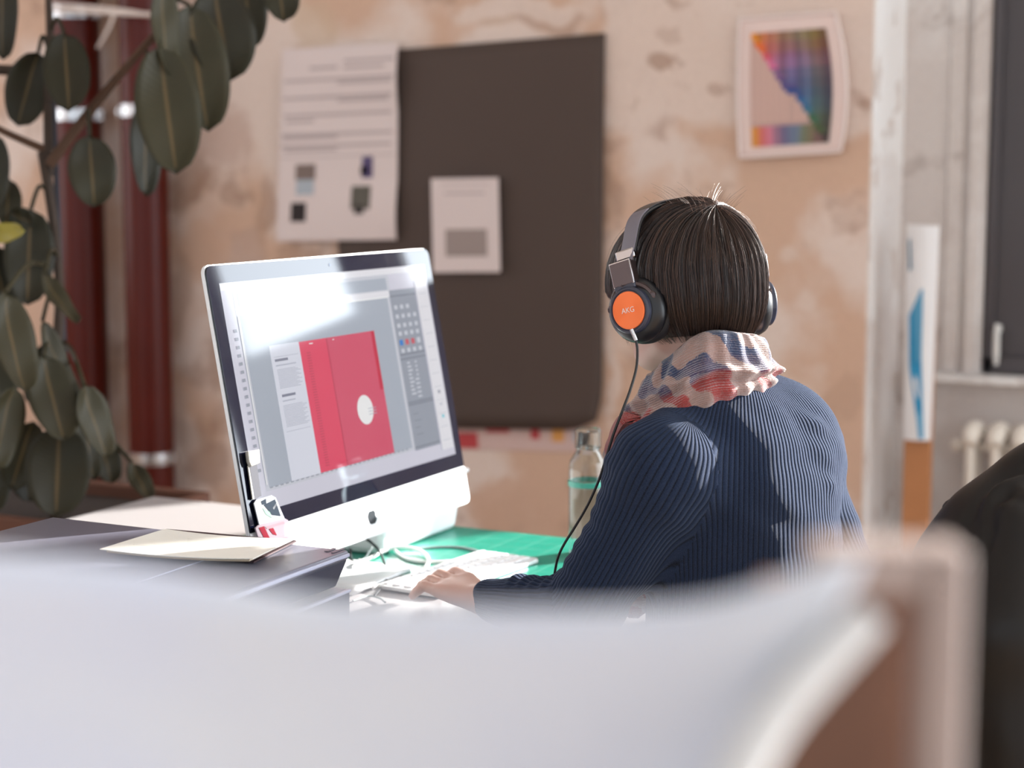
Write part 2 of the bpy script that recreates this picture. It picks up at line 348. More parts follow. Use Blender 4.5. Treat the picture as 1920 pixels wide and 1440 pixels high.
# ------------------------------------------------------------------ pipes
m_pipe = mat('oxide_red_paint', (84, 27, 19), .28, spec=.22, noise=.08, nscale=6)
m_clamp = mat('zinc_steel', (205, 205, 208), .25, metal=1.0)
def pipe(px0, px1, clamps, label):
    a = ONY(px0, 420, YW-.12); b_ = ONY(px1, 420, YW-.12); c = (a+b_)/2; r = (b_[0]-a[0])/2*.93
    t = thing('heating_pipe', label, 'pipe', (c[0], c[1], 0), 'red heating pipes on the plaster wall')
    MB().frustum((c[0], c[1], 0), (c[0], c[1], ZC), r, r, 40).build('pipe_shaft', m_pipe, t)
    for py in clamps:
        z = ONY((px0+px1)/2, py, YW-.12)[2]; m = MB(); m.lathe((c[0], c[1], z-.022), (0, 0, .044), [(r+.001, 0), (r+.006, .05), (r+.007, .5), (r+.006, .95), (r+.001, 1)], 40)
        for sx in (-1, 1): m.box((c[0]+sx*(r+.016), c[1], z), (.026, .012, .034)); m.frustum((c[0]+sx*(r+.018), c[1]-.02, z), (c[0]+sx*(r+.018), c[1]+.02, z), .006, .006, 12)
        m.box((c[0], c[1]+r+.02, z), (.03, .05, .03)); m.build('pipe_clamp', m_clamp, t)
    return c, r
p1 = pipe(116, 190, (25, 216, 862), 'left dark red heating pipe with three steel clamps behind the rubber plant')
p2 = pipe(238, 312, (208, 855), 'right dark red heating pipe with a steel clamp, nearer the wall posters')
m_string = mat('white_string', (225, 212, 205), .9)
b = MB(); s0 = ONY(95, 18, YW-.24); s1 = ONY(215, 24, YW-.24); s2 = ONY(296, 28, YW-.24)
b.tube([s0, s1, s2], .008, 8); b.tube([s0+(0, 0, .02), s1+(0, 0, .012), s2+(0, 0, -.005)], .006, 8); b.tube([s1, ONY(203, 55, YW-.24), ONY(183, 90, YW-.24)], [.007, .004], 8)
b.tube([s2, s2+(.05, .03, .03), s2+(.08, .07, .04)], .005, 8)
tag(b.build('tie_string', m_string), 'white string tied across the two red pipes near the ceiling', 'string')

# ------------------------------------------------------------------ printed sheets on the wall
def sheet_xz(y): return lambda px, py: ONY(px, py, y)
def bil(C, u, v):
    tl, tr_, br, bl = C; return (tl*(1-u)+tr_*u)*(1-v)+(bl*(1-u)+br*u)*v
def paper(name, C, mats, marks, label, cat, curl=lambda u, v: 0.0, nu=16, nv=20, thick=.0015, group=None):
    """C: four world corners tl,tr,br,bl; marks: (u0,v0,u1,v1,mi) printed areas, v downwards"""
    m = MB(); P = np.array([[bil(C, i/nu, j/nv)+(0, -curl(i/nu, j/nv), 0) for j in range(nv+1)] for i in range(nu+1)]); m.grid(P)
    Q = P+np.array((0, thick, 0)); m.grid(Q)
    for e in (P[0], P[-1]): pass
    for k, (A, B) in enumerate(((P[0], Q[0]), (P[-1], Q[-1]), (P[:, 0], Q[:, 0]), (P[:, -1], Q[:, -1]))): m.grid(np.stack([A, B]))
    for (u0, v0, u1, v1, mi) in marks:
        a = max(1, int((u1-u0)*nu)); c = max(1, int((v1-v0)*nv))
        G = np.array([[bil(C, u0+(u1-u0)*i/a, v0+(v1-v0)*j/c)+(0, -curl(u0+(u1-u0)*i/a, v0+(v1-v0)*j/c)-.0012, 0) for j in range(c+1)] for i in range(a+1)]); m.grid(G, mi)
    return tag(m.build(name, mats, smoothf=False, fix=False), label, cat, group)
K = lambda *pts: [np.array(p) for p in pts]
m_board = mat('dark_brown_card', (78, 64, 58), .75, noise=.04, nscale=2)
m_paper = mat('printed_paper', (226, 212, 210), .8); m_ink = mat('grey_print', (186, 172, 172), .8); m_ink2 = mat('mid_grey_print', (160, 146, 142), .8)
m_blk = mat('black_print', (42, 34, 36), .8); m_tau = mat('taupe_print', (128, 112, 106), .8); m_blu = mat('pale_blue_print', (176, 186, 196), .8); m_pur = mat('purple_print', (92, 80, 120), .8); m_olv = mat('olive_print', (96, 92, 84), .8)
# black board
Yb = YW-.012
m = MB(); C = K(ONY(636, 102, Yb), ONY(1134, 62, Yb), ONY(1131, 806, Yb), ONY(640, 800, Yb))
nu, nv = 24, 24; P = np.zeros((nu+1, nv+1, 3))
for i in range(nu+1):
    for j in range(nv+1):
        u, v = i/nu, j/nv; p = bil(C, u, v); cu = max(0, u-.9)/.1; cv = max(0, v-.9)/.1
        p = p + np.array((-cv*cu*.02, -.01*math.sin(v*3.1)-.02*max(0, v-.7)**2*6, .03*cu*cv)); P[i, j] = p
m.grid(P); tag(m.build('pin_board', m_board, solid=.006), 'large dark brown card board pinned on the plaster wall', 'board')
# tall poster left
lines = []
for k, (v, a, c) in enumerate(((.07, .55, .98), (.10, .25, .5), (.105, .55, .9), (.16, .03, .98), (.18, .5, .96), (.25, .02, .96), (.27, .5, .93), (.34, .03, .95), (.37, .05, .3), (.44, .02, .96), (.455, .03, .5), (.50, .02, .95), (.52, .05, .5))):
    lines.append((a, v, c, v+.014, 1))
mk = lines + [(.02, .56, .97, .565, 1), (.15, .60, .32, .68, 3), (.16, .68, .31, .76, 4), (.12, .80, .25, .90, 2), (.71, .57, .80, .68, 5), (.70, .62, .76, .66, 2), (.63, .72, .79, .84, 6), (.66, .82, .74, .865, 2)]
paper('wall_poster', K(ONY(531, 93, Yb-.02), ONY(748, 80, Yb-.02), ONY(746, 449, Yb-.02), ONY(520, 452, Yb-.02)), [m_paper, m_ink, m_blk, m_tau, m_blu, m_pur, m_olv], mk,
      'tall white printed poster with grey text lines and small pictures, left of the dark board', 'poster', curl=lambda u, v: .006+.012*u*max(0, math.sin(v*9)))
paper('pinned_note', K(ONY(808, 335, Yb-.035), ONY(934, 333, Yb-.035), ONY(938, 510, Yb-.035), ONY(812, 511, Yb-.035)), [m_paper, m_ink, m_ink2],
      [(.16, .06, .86, .07, 1), (.2, .15, .8, .17, 1), (.2, .54, .82, .83, 2)], 'small white sheet with a grey block pinned on the dark board', 'note')
m_red = mat('red_print', (190, 70, 74), .8); m_org = mat('orange_print', (222, 160, 90), .8)
paper('colour_strip_poster', K(ONY(845, 800, YW-.004), ONY(1128, 802, YW-.004), ONY(1126, 848, YW-.004), ONY(850, 842, YW-.004)), [mat('pinkish_paper', (214, 186, 180), .8), m_red, m_org, m_blu],
      [(.04, .25, .18, .95, 1), (.54, .1, .6, .5, 1), (.68, .1, .76, .6, 2), (.82, .15, .9, .6, 3), (.24, .1, .4, .25, 1)], 'pinkish poster edge with red and orange spots peeking out under the dark board', 'poster')
# colour chart
g = NG('chart_print', .5); g.color(g.attr('Col')[0]); m_chart = g.m
Ycc = YW-.02; Cc = K(ONY(1388, 36, Ycc), ONY(1568, 22, Ycc), ONY(1578, 284, Ycc), ONY(1388, 296, Ycc))
def cc_curl(u, v): return .012*math.sin(math.pi*v)*(u*u) + .004
chart = thing('colour_chart', 'framed colour chart with a rainbow diagonal, upper right on the plaster wall', 'poster', bil(Cc, .5, 1))
def cc_pt(u, v, d=0.0):
    p = bil(Cc, u, v); bow = math.sin(math.pi*v)*.028*(u if u > .5 else -.2*(1-u)); return p + np.array((bow, -cc_curl(u, v)-d, 0))
m = MB(); m.grid(np.array([[cc_pt(i/16, j/20) for j in range(21)] for i in range(17)]))
m.build('chart_sheet', mat('chart_paper', (236, 214, 208), .6), chart, solid=.003)
m = MB(); rim = [cc_pt(u, v, .003) for u, v in [(i/10, 0) for i in range(11)]+[(1, i/12) for i in range(1, 13)]+[(1-i/10, 1) for i in range(1, 11)]+[(0, 1-i/12) for i in range(1, 12)]]
m.tube(rim+[rim[0]], .004, 8, cat=False); m.build('chart_edge', mat('pale_edge', (245, 232, 228), .4), chart)
import colorsys
V = []; Fq = []; Cl = []; nc, nr = 24, 34
for i in range(nc):
    for j in range(nr):
        u0, u1 = .13+.74*i/nc, .13+.74*(i+1)/nc; v0, v1 = .11+.82*j/nr, .11+.82*(j+1)/nr; fu, fv = (i+.5)/nc, (j+.5)/nr
        hue = [(.10, .95, .9), (.06, .85, .9), (.98, .6, .85), (.93, .5, .85), (.80, .35, .55), (.70, .45, .5), (.62, .65, .55), (.58, .7, .6), (.55, .6, .55), (.40, .45, .4), (.25, .4, .35), (.0, .2, .25)]
        hu = hue[min(11, int(fv*12))]; hc = hue[min(11, int(fu*12))]; col = np.array(colorsys.hsv_to_rgb(*hu)); colc = np.array(colorsys.hsv_to_rgb(*hc)); dgl = fu*1.02-fv*1.0+0.02
        if abs(dgl-.03) < .05: c_ = col
        elif dgl > 0: c_ = (col*.35+colc*.35+np.array((.35, .3, .32))*.5)*(1.0-.15*(fu > .85)); c_ = c_*(.9 if i % 4 else 1.1)
        elif fv > .78: c_ = (np.array(colorsys.hsv_to_rgb(*hue[min(11, int(fu*14))]))*.6+np.array((.8, .6, .55))*.4)*(1.0 if fv > .84 else 1) if fv > .83 else np.array((.75, .62, .6))
        else: c_ = np.array((.84, .70, .66))*(1.0 if i % 2 else .94)
        k = len(V)
        V += [cc_pt(u0, v0, .004), cc_pt(u1, v0, .004), cc_pt(u1, v1, .004), cc_pt(u0, v1, .004)]; Fq.append((k, k+1, k+2, k+3)); Cl.append(np.clip(c_, 0, 1))
o = raw_obj('chart_print', np.array(V), np.array(Fq), m_chart, chart, False)
ca = o.data.color_attributes.new('Col', 'BYTE_COLOR', 'CORNER'); ca.data.foreach_set('color_srgb', np.concatenate([np.tile([*c_, 1.0], 4) for c_ in Cl]))

# ------------------------------------------------------------------ niche: plank with poster, radiator
m_ply = mat('tan_plywood', (190, 130, 85), .6, noise=.12, nscale=6)
k0, k1, kb, kt = ONY(1695, 900, YW+.1), ONY(1745, 900, YW+.1), 0.0, ONY(1730, 430, YW+.1)
pk = thing('plywood_plank', 'tan plywood plank leaning upright in the window niche', 'plank', (k0[0]+.04, YW+.1, 0))
MB().box(((k0[0]+k1[0])/2, YW+.1, kt[2]/2), (k1[0]-k0[0], .03, kt[2]-.02)).build('plank_board', m_ply, pk, bevel=.002)
m_sheetw = mat('white_paper', (240, 240, 242), .5); m_cyan = mat('cyan_print', (40, 150, 200), .5); m_teal = mat('deep_teal_print', (40, 110, 140), .5); m_cy2 = mat('steel_blue_print', (90, 165, 205), .5)
Yp = YW+.07
C = K(ONY(1700, 420, Yp), ONY(1762, 423, Yp), ONY(1745, 826, Yp), ONY(1694, 824, Yp))
m = MB(); cur = lambda u, v: .02*math.sin(math.pi*u)*.8
P = np.array([[bil(C, i/12, j/20)+(0, -cur(i/12, j/20), 0) for j in range(21)] for i in range(13)]); m.grid(P, 0)
def mark(pts, mi):
    m.add([bil(C, u, v)+(0, -cur(u, v)-.004, 0) for u, v in pts], [tuple(range(len(pts)))], mi)
mark([(.52, .30), (.60, .29), (.62, .62), (.2, .66), (.15, .42)], 3); mark([(.2, .66), (.62, .62), (.72, .86), (.5, .88)], 1); mark([(.5, .88), (.72, .86), (.78, .99), (.62, .99)], 3); mark([(.15, .42), (.3, .38), (.45, .64), (.2, .66)], 1); mark([(.08, .08), (.14, .06), (.2, .2), (.12, .22)], 2)
tag(m.build('rolled_poster', [m_sheetw, m_cyan, m_teal, m_cy2], fix=False), 'narrow white poster with a blue wedge print fixed to the plywood plank', 'poster')
# radiator
m_rad = mat('radiator_enamel', (235, 228, 218), .35)
rd = thing('radiator', 'old white column radiator under the window sill', 'radiator', (-.6, YN-.12, 0))
r0 = ONY(1813, 812, YN-.2); zt = r0[2]
for i in range(10):
    x = r0[0]+.005+i*.073; m = MB()
    for dy in (-.05, .035): m.tube([(x, YN-.12+dy, .12), (x, YN-.12+dy, .3), (x, YN-.12+dy, zt-.05), (x, YN-.12+dy*.9, zt-.02)], [.016, .014, .016, .026], 12)
    m.tube([(x, YN-.19, zt-.035), (x, YN-.15, zt-.006), (x, YN-.09, zt-.006), (x, YN-.06, zt-.03)], [.020, .031, .031, .020], 14)
    m.tube([(x, YN-.19, .13), (x, YN-.12, .1), (x, YN-.06, .13)], [.02, .03, .02], 14)
    m.build('radiator_column', m_rad, rd)
MB().lathe((r0[0]-.06, YN-.12, zt-.05), (1, 0, 0), [(.012, 0), (.020, .004), (.020, .03), (.012, .034), (.012, .74)], 16).build('radiator_pipe', m_rad, rd); MB().frustum((r0[0]-.03, YN-.12, .11), (r0[0]+.68, YN-.12, .11), .012, .012, 12).build('radiator_pipe', m_rad, rd)
[MB().box((r0[0]+dx, YN-.12, .05), (.03, .12, .1)).build('radiator_foot', m_rad, rd) for dx in (.03, .62)]
#PART2
# ================================================================== DESK
ZD = .74; DX0, DX1, DY0, DY1 = -2.205, -.925, .95, 2.80
m_desk = mat('white_laminate', (172, 169, 170), .35); m_steel = mat('grey_steel', (150, 150, 152), .4, metal=.8)
dk = thing('desk', 'wide white laminate desk carrying the computer, printer and cutting mat', 'desk', ((DX0+DX1)/2, (DY0+DY1)/2, 0))
MB().box(((DX0+DX1)/2, (DY0+DY1)/2, ZD-.015), (DX1-DX0, DY1-DY0, .03)).build('desk_top', m_desk, dk, bevel=.003)
for x in (DX0+.08, DX1-.08):
    for y in (DY0+.08, DY1-.08): MB().box((x, y, (ZD-.03)/2), (.05, .05, ZD-.03)).build('leg', m_steel, dk, bevel=.003)
g = NG('cutting_mat_green', .32); q = g.xyz()
def gl(s, off=0.0):
    a = g.math('FRACT', g.math('MULTIPLY', g.math('ADD', s, off), 20.0)); return g.math('MAXIMUM', g.rng(a, 0, .035, 1, 0), g.rng(a, .965, 1, 0, 1))
ln = g.math('MAXIMUM', gl(q[0], 10.013), gl(q[1], 10.02)); nn = g.noise(30, 3)
g.color(g.mix(g.math('MULTIPLY', ln, .35), g.mix(nn, lin((24, 128, 108)), lin((36, 146, 124))), lin((150, 205, 190)))); m_mat = g.m
box_thing('cutting_mat', (-1.40, 2.60, ZD+.0015), (.82, .39, .003), m_mat, 'green cutting mat with grid lines at the far edge of the desk', 'cutting mat', bevel=.001)

# ------------------------------------------------------------------ printer
m_prt = mat('slate_plastic', (104, 104, 118), .32, noise=.04, nscale=30); m_prt2 = mat('dark_slate_plastic', (58, 60, 74), .35); m_prt3 = mat('black_gloss_plastic', (30, 31, 38), .15)
m_edge = mat('silver_edge_plastic', (176, 180, 200), .25)
PX0, PX1, PY0, PY1, PZ = -1.69, -1.192, 1.42, 1.915, .90
pr = thing('printer', 'dark slate flatbed printer on the left of the desk, envelopes on its lid', 'printer', ((PX0+PX1)/2, (PY0+PY1)/2, ZD))
m = MB(); m.box(((PX0+PX1)/2, (PY0+PY1)/2, PZ-.006), (PX1-PX0, PY1-PY0, .012)); m.build('scanner_lid', m_prt, pr, bevel=.003, seg=3)
MB().box((PX1+.001, (PY0+PY1)/2, PZ-.0055), (.004, PY1-PY0-.004, .005)).build('lid_trim', m_edge, pr, bevel=.001)
m = MB(); m.add([(PX0, PY0, PZ-.012), (PX1-.002, PY0, PZ-.012), (PX1-.002, PY1, PZ-.012), (PX0, PY1, PZ-.012), (PX0+.01, PY0+.012, PZ-.048), (PX1-.014, PY0+.012, PZ-.048), (PX1-.014, PY1-.010, PZ-.048), (PX0+.01, PY1-.010, PZ-.048)],
                [(0,1,2,3),(7,6,5,4),(0,4,5,1),(1,5,6,2),(2,6,7,3),(3,7,4,0)]); m.build('scanner_body', m_prt2, pr, bevel=.002)
MB().box((PX1+.0065, (PY0+PY1)/2-.02, ZD+.055), (.006, .30, .05)).build('paper_slot', m_prt3, pr, bevel=.002)
MB().box(((PX0+PX1)/2+.004, (PY0+PY1)/2, ZD+.056), (PX1-PX0, PY1-PY0-.006, .108)).build('printer_base', m_prt2, pr, bevel=.004)
MB().box((PX1+.0035, (PY0+PY1)/2, ZD+.108), (.006, PY1-PY0-.01, .004)).build('base_trim', m_edge, pr, bevel=.001)
a = ONZ(348, 1054, PZ+.0004); b_ = ONZ(262, 1088, PZ+.0004); d_ = b_-a
m = MB(); m.box((a+b_+d_*1.4)/2, (.0022, .30, .0012)); m.build('lid_seam', m_edge, pr)
l0 = ONZ(620, 1031, PZ+.0006); m = MB(); m.box(l0, (.006, .022, .0006)); m.box(l0+(.012, 0, 0), (.004, .03, .0006)); m.build('badge_mark', m_prt2, pr)
# envelopes
m_env = mat('cream_envelope', (228, 226, 218), .75, noise=.03, nscale=12); m_env2 = mat('kraft_edge', (205, 186, 160), .8); m_pen = mat('pencil_grey', (170, 168, 160), .8)
def flat(name, pts, z, th, m_, label, cat, lift=0, marks=()):
    P = [ONZ(x, y, z) for x, y in pts]; n = 10
    G = np.array([[bil(P, i/n, j/n)+(0, 0, lift*(i/n-.4)**2) for j in range(n+1)] for i in range(n+1)]); b = MB(); b.grid(G+(0, 0, th)); b.grid(G)
    for A in (G[0], G[-1], G[:, 0], G[:, -1]): b.grid(np.stack([A, A+(0, 0, th)]))
    for (u0, v0, u1, v1) in marks:
        b.add([bil(P, u, v)+(0, 0, th+.0008+lift*(u-.4)**2) for u, v in ((u0, v0), (u1, v0), (u1, v1), (u0, v1))], [(0, 1, 2, 3)], 1)
    return tag(b.build(name, [m_, m_pen], smoothf=False, fix=False), label, cat)
flat('dark_folder', [(312, 994), (556, 1016), (476, 1056), (196, 1030)], PZ+.001, .002, mat('dark_maroon_card', (60, 38, 42), .6), 'thin dark folder edge showing under the envelopes on the printer', 'folder')
flat('envelope', [(318, 1000), (548, 1018), (468, 1059), (200, 1038)], PZ+.0035, .002, m_env2, 'buff envelope, lower of the two lying on the printer lid', 'envelope', .012)
mk = [(.30+.02*i, .28+.05*i, .62+.03*(i % 3), .285+.05*i) for i in range(5)]+[(.66, .3+.07*i, .84, .305+.07*i) for i in range(4)]+[(.2, .62, .6, .625), (.1, .72, .45, .725)]
flat('envelope', [(310, 996), (553, 1018), (475, 1056), (187, 1034)], PZ+.008, .0012, m_env, 'cream envelope with faint pencil writing, uppermost on the printer lid', 'envelope', .014, mk)

# ================================================================== COMPUTER
IX, IY, IZ, TL_ = -1.4262, 2.0227, .8792, .18559
EY = np.array((0, 1.0, 0)); ES = np.array((-math.sin(TL_), 0, math.cos(TL_))); EN = np.array((math.cos(TL_), 0, math.sin(TL_))); I0 = np.array((IX, IY, IZ)); IW, IG, IC = .65, .388, .064
RI = np.stack([EN, EY, ES], 1)
def IP(u, v, d=0.0): return I0+EY*u*IW+ES*v*IG+EN*d
def SCR(px, py, off=0.0):
    d = ray(px, py); P0 = I0+EN*off; t = ((P0-CO) @ EN)/(d @ EN); return CO+t*d
m_alu = mat('brushed_aluminium', (226, 229, 231), .38, metal=.15, spec=.6); m_bez = mat('black_glass', (5, 7, 22), .03, spec=.55, coat=0)
m_logo = mat('logo_dark', (28, 34, 40), .2)
ic = thing('desktop_computer', 'all-in-one silver desktop computer with a black glass bezel showing a red page layout', 'computer', (IX-.1, IY+IW/2, ZD))
def rrect(w0, w1, h0, h1, r, corners=(1, 1, 1, 1), n=6):
    out = []
    for (cx, cy, a0, on) in ((w1-r, h1-r, 0, corners[0]), (w0+r, h1-r, 90, corners[1]), (w0+r, h0+r, 180, corners[2]), (w1-r, h0+r, 270, corners[3])):
        if on: out += [(cx+r*math.cos(math.radians(a0+90*k/n)), cy+r*math.sin(math.radians(a0+90*k/n))) for k in range(n+1)]
        else: out.append((w1 if a0 in (0, 270) else w0, h1 if a0 in (0, 90) else h0))
    return out
def slab(name, pts, d0, d1, m_, parent, bevel=.001, O=I0, A=EY, B=ES, N=EN):
    k = len(pts); vs = [O+A*x+B*y+N*d0 for x, y in pts]+[O+A*x+B*y+N*d1 for x, y in pts]
    fs = [tuple(range(k)), tuple(range(k, 2*k))[::-1]]+[(i, (i+1) % k, k+(i+1) % k, k+i) for i in range(k)]
    return MB().add(vs, fs).build(name, m_, parent, bevel=bevel)
# housing with a bulging back
hs = MB(); out = rrect(0, IW, -IC, IG, .014); k = len(out); L0 = [I0+EY*x+ES*y-EN*.0 for x, y in out]; L1 = [q-EN*.005 for q in L0]; cc = I0+EY*IW/2+ES*(IG-IC)/2
rings = [L0, L1]+[[cc+(q-cc-0)*s_-EN*(.005+d) for q in L0] for s_, d in ((.93, .012), (.8, .024), (.6, .033), (.3, .038))]
vs = [q for R_ in rings for q in R_]; fs = [tuple(range(k)), tuple(range((len(rings)-1)*k, len(rings)*k))[::-1]]+[(j*k+i, j*k+(i+1) % k, (j+1)*k+(i+1) % k, (j+1)*k+i) for j in range(len(rings)-1) for i in range(k)]
hs.add(vs, fs).build('housing', m_alu, ic)
slab('glass_bezel', rrect(.0015, IW-.0015, .001, IG-.0015, .0125, (1, 1, 0, 0)), .0003, .0032, m_bez, ic, .0006)
slab('chin', rrect(.001, IW-.001, -IC+.001, .0, .012, (0, 0, 1, 1)), .0003, .0030, m_alu, ic, .0006)
# logo : bitten apple with leaf
def lp(x, y, s=.0165): return (IW*.5+.0+x*s, -.033+y*s)
ap = []
for t_ in np.linspace(0, 2*math.pi, 60, endpoint=False):
    r_ = .78+.05*math.cos(2*t_); x = r_*math.cos(t_)*1.0; y = r_*math.sin(t_)*.98-.1*math.exp(-(x/.2)**2)*(1 if math.sin(t_) > 0 else -.7)
    if (x-1.02)**2+(y-.08)**2 < .36**2:
        an = math.atan2(y-.08, x-1.02); x = 1.02+.36*math.cos(math.pi-(-an+math.pi) if False else an); y = .08+.36*math.sin(an)
        if x > .92: x = 1.02-.36*abs(math.cos(an))
    ap.append(lp(x, y))
slab('logo', ap, .0030, .0034, m_logo, ic, 0)
lf = [lp(.02+.28*t_+(-.13 if s_ else .13)*math.sin(math.pi*t_)*(1), .82+.34*t_) for s_ in (0,) for t_ in np.linspace(0, 1, 8)]+[lp(.02+.28*t_-.13*math.sin(math.pi*t_), .82+.34*t_) for t_ in np.linspace(1, 0, 8)[1:-1]]
slab('logo_leaf', lf, .0030, .0034, m_logo, ic, 0)
# display picture: flat coloured areas, all in one mesh
UI = {}
def um(name, rgb, es=.52):
    m_ = mat('screen_'+name, tuple(int(c*.25) for c in rgb), .06, spec=.6, emit=rgb, es=es); UI[name] = m_; return m_
names = [('desk', (206, 206, 222)), ('bar', (226, 226, 234)), ('frame', (196, 200, 212)), ('grey', (164, 174, 188)), ('page', (214, 218, 232)), ('red', (222, 62, 96)), ('rose', (208, 74, 104)), ('white', (236, 238, 240)),
         ('panel', (146, 154, 168)), ('panel_line', (118, 126, 142)), ('icon', (196, 202, 214)), ('blue', (30, 120, 205)), ('text', (176, 182, 198)), ('head', (120, 126, 146)), ('dredd', (186, 52, 84)), ('iconred', (200, 80, 96)), ('tool', (150, 156, 170)), ('cyan', (120, 205, 220)), ('crim', (196, 30, 66))]
um_list = [um(n, c) for n, c in names]; UX = {n: i for i, (n, c) in enumerate(names)}
dm = MB(); lay = [0.0034]
def R_(n, u0, v0, u1, v1): lay[0] += .0000015; d = lay[0]; dm.add([IP(u0, v0, d), IP(u1, v0, d), IP(u1, v1, d), IP(u0, v1, d)], [(0, 1, 2, 3)], UX[n])
R_('desk', .042, .067, .962, .928); lay[0] += .0001
R_('bar', .042, .90, .962, .928); lay[0] += .0001
R_('frame', .085, .135, .765, .90); R_('bar', .085, .805, .765, .83); lay[0] += .0001
R_('grey', .098, .147, .742, .803); R_('grey', .10, .835, .75, .885); R_('white', .10, .80, .75, .806); lay[0] += .0001
for i in range(30): R_('tool', .100+.021*i, .143, .112+.021*i, .149)
R_('page', .188, .148, .31, .672); R_('red', .31, .148, .427, .670); R_('rose', .427, .148, .652, .670); R_('crim', .635, .42, .652, .670); R_('dredd', .427, .148, .432, .670); lay[0] += .0001
R_('head', .202, .608, .255, .618); R_('text', .202, .590, .285, .595); R_('head', .206, .470, .262, .480); R_('text', .206, .452, .258, .457)
for i in range(14): R_('text', .204, .575-.0055*i, .29+.01*((i*7) % 3-1), .5775-.0055*i)
for i in range(15): R_('text', .204, .435-.0058*i, .292+.008*((i*5) % 3-1), .4375-.0058*i)
R_('text', .2, .625, .3, .627); R_('text', .2, .335, .3, .337)
for i in range(44): R_('dredd', .335, .62-.0105*i, .352+.004*((i*3) % 3), .624-.0105*i)
R_('white', .352, .655, .368, .659); R_('white', .455, .657, .462, .661)
lay[0] += .0001; d = lay[0]; cp = [IP(.549+.0365*math.cos(a), .352+.0612*math.sin(a), d) for a in np.linspace(0, 2*math.pi, 48, endpoint=False)]; dm.add(cp, [tuple(range(48))], UX['white']); lay[0] += .0001
for i in range(3): R_('text', .562, .352-.012*i, .60, .355-.012*i)
R_('panel', .757, .13, .888, .83); lay[0] += .0001
for v in (.80, .545, .525, .335, .325, .14): R_('panel_line', .757, v, .888, v+.006)
for r__, (v, n_) in enumerate(((.745, 3), (.705, 4), (.665, 4), (.63, 4), (.555, 4))):
    for i in range(n_): R_('icon', .768+.030*i, v, .784+.030*i, v+.018)
for i, c_ in enumerate(('blue', 'iconred', 'iconred', 'icon')): R_(c_, .766+.030*i, .588, .783+.030*i, .612)
for i in range(9): R_('icon', .785, .505-.017*i, .80+.004*(i % 3), .513-.017*i); R_('icon', .825 if i < 4 else .815, .505-.019*i, .835, .513-.019*i)
for i in range(4): R_('panel_line', .775, .285-.03*i, .80+.01*(i % 2), .288-.03*i)
R_('bar', .893, .10, .955, .86)
for i in range(18): R_('tool', .065, .74-.031*i, .076, .752-.031*i)
R_('white', .0875, .16, .0905, .80)
for i, c_ in enumerate(('tool', 'frame', 'cyan')): R_(c_, .920, .35-.055*i, .932, .365-.055*i)
for i in range(12): R_('frame', .905, .80-.06*i, .945, .803-.06*i)
dm.build('display', um_list, ic, smoothf=False, fix=False)
MB().lathe(IP(.5, .962, .0031), EN*.0006, [(.0022, 0), (.0022, 1)], 16).build('camera_lens', mat('lens_dot', (60, 70, 90), .1), ic)
# stand
fx = IX-.055; m = MB(); yc = IY+IW/2
sp = [(fx+.085, .006), (fx-.02, .006), (fx-.075, .010), (fx-.098, .03), (fx-.098, .09), (fx-.085, .20), (fx-.075, .25)]
P = np.array([[(x, yc+dy, ZD+z) for x, z in smooth([(a, b, 0) for a, b in sp], 5)[:, :2]] for dy in np.linspace(-.095, .095, 5)]); m.grid(P); m.build('stand', m_alu, ic, solid=.007)
MB().box((fx-.05, yc, ZD+.235), (.07, .12, .10)).build('stand_hinge', m_alu, ic, bevel=.01)
# white tapered tub behind
ZD += .0032; tb = MB(); y0, y1 = 2.50, 2.79; x1 = -1.497; x0 = x1-.16; T = .012
tb.add([(x0+T, y0+T, ZD), (x1-T*0, y0+T, ZD), (x1, y1-T, ZD), (x0+T, y1-T, ZD), (x0, y0, ZD+.105), (x1+T, y0, ZD+.105), (x1+T, y1+.002, ZD+.105), (x0, y1+.002, ZD+.105)], [(0,3,2,1),(4,5,6,7),(0,1,5,4),(1,2,6,5),(2,3,7,6),(3,0,4,7)])
tub = tag(tb.build('storage_tub', mat('white_plastic', (236, 238, 240), .4), bevel=.012, seg=4), 'white plastic tub on the green mat behind the computer', 'box')
MB().box(((x0+x1+T)/2, (y0+y1)/2, ZD+.1075), (x1-x0+T+.012, y1-y0+.012, .008)).build('tub_lid', mat('white_plastic', (236, 238, 240), .4), tub, bevel=.003)

ZD -= .0032
# badge hanging in front of the lower left of the screen
m_bk = mat('black_webbing', (44, 46, 56), .8); m_wclip = mat('ivory_plastic', (160, 156, 146), .4); m_clear = mat('clear_plastic', (250, 250, 255), .08, trans=.85, ior=1.3)
bd = thing('id_badge', 'clear plastic badge holder on a black strap at the lower left screen corner', 'badge', SCR(510, 1015, .012))
def quad_slab(name, pts, off, th, m_, parent, bevel=.001, mats=None, marks=()):
    A_ = [SCR(x, y, off) for x, y in pts]; B_ = [q+EN*th for q in A_]; k = len(A_)
    b = MB().add(A_+B_, [tuple(range(k)), tuple(range(k, 2*k))[::-1]]+[(i, (i+1) % k, k+(i+1) % k, k+i) for i in range(k)])
    for pts_, mi in marks: b.add([SCR(x, y, off)+EN*(th+.0006) for x, y in pts_], [tuple(range(len(pts_)))], mi)
    return b.build(name, mats or m_, parent, bevel=bevel)
quad_slab('strap_clip', [(459, 848), (481, 843), (482, 869), (465, 876), (461, 866)], .006, .006, m_wclip, bd, .0015)
quad_slab('strap', [(466, 872), (480, 869), (489, 930), (475, 938)], .006, .0015, m_bk, bd, .0004)
quad_slab('white_cord', [(463, 874), (465, 873), (475, 936), (472, 937)], .006, .002, m_wclip, bd, .0005)
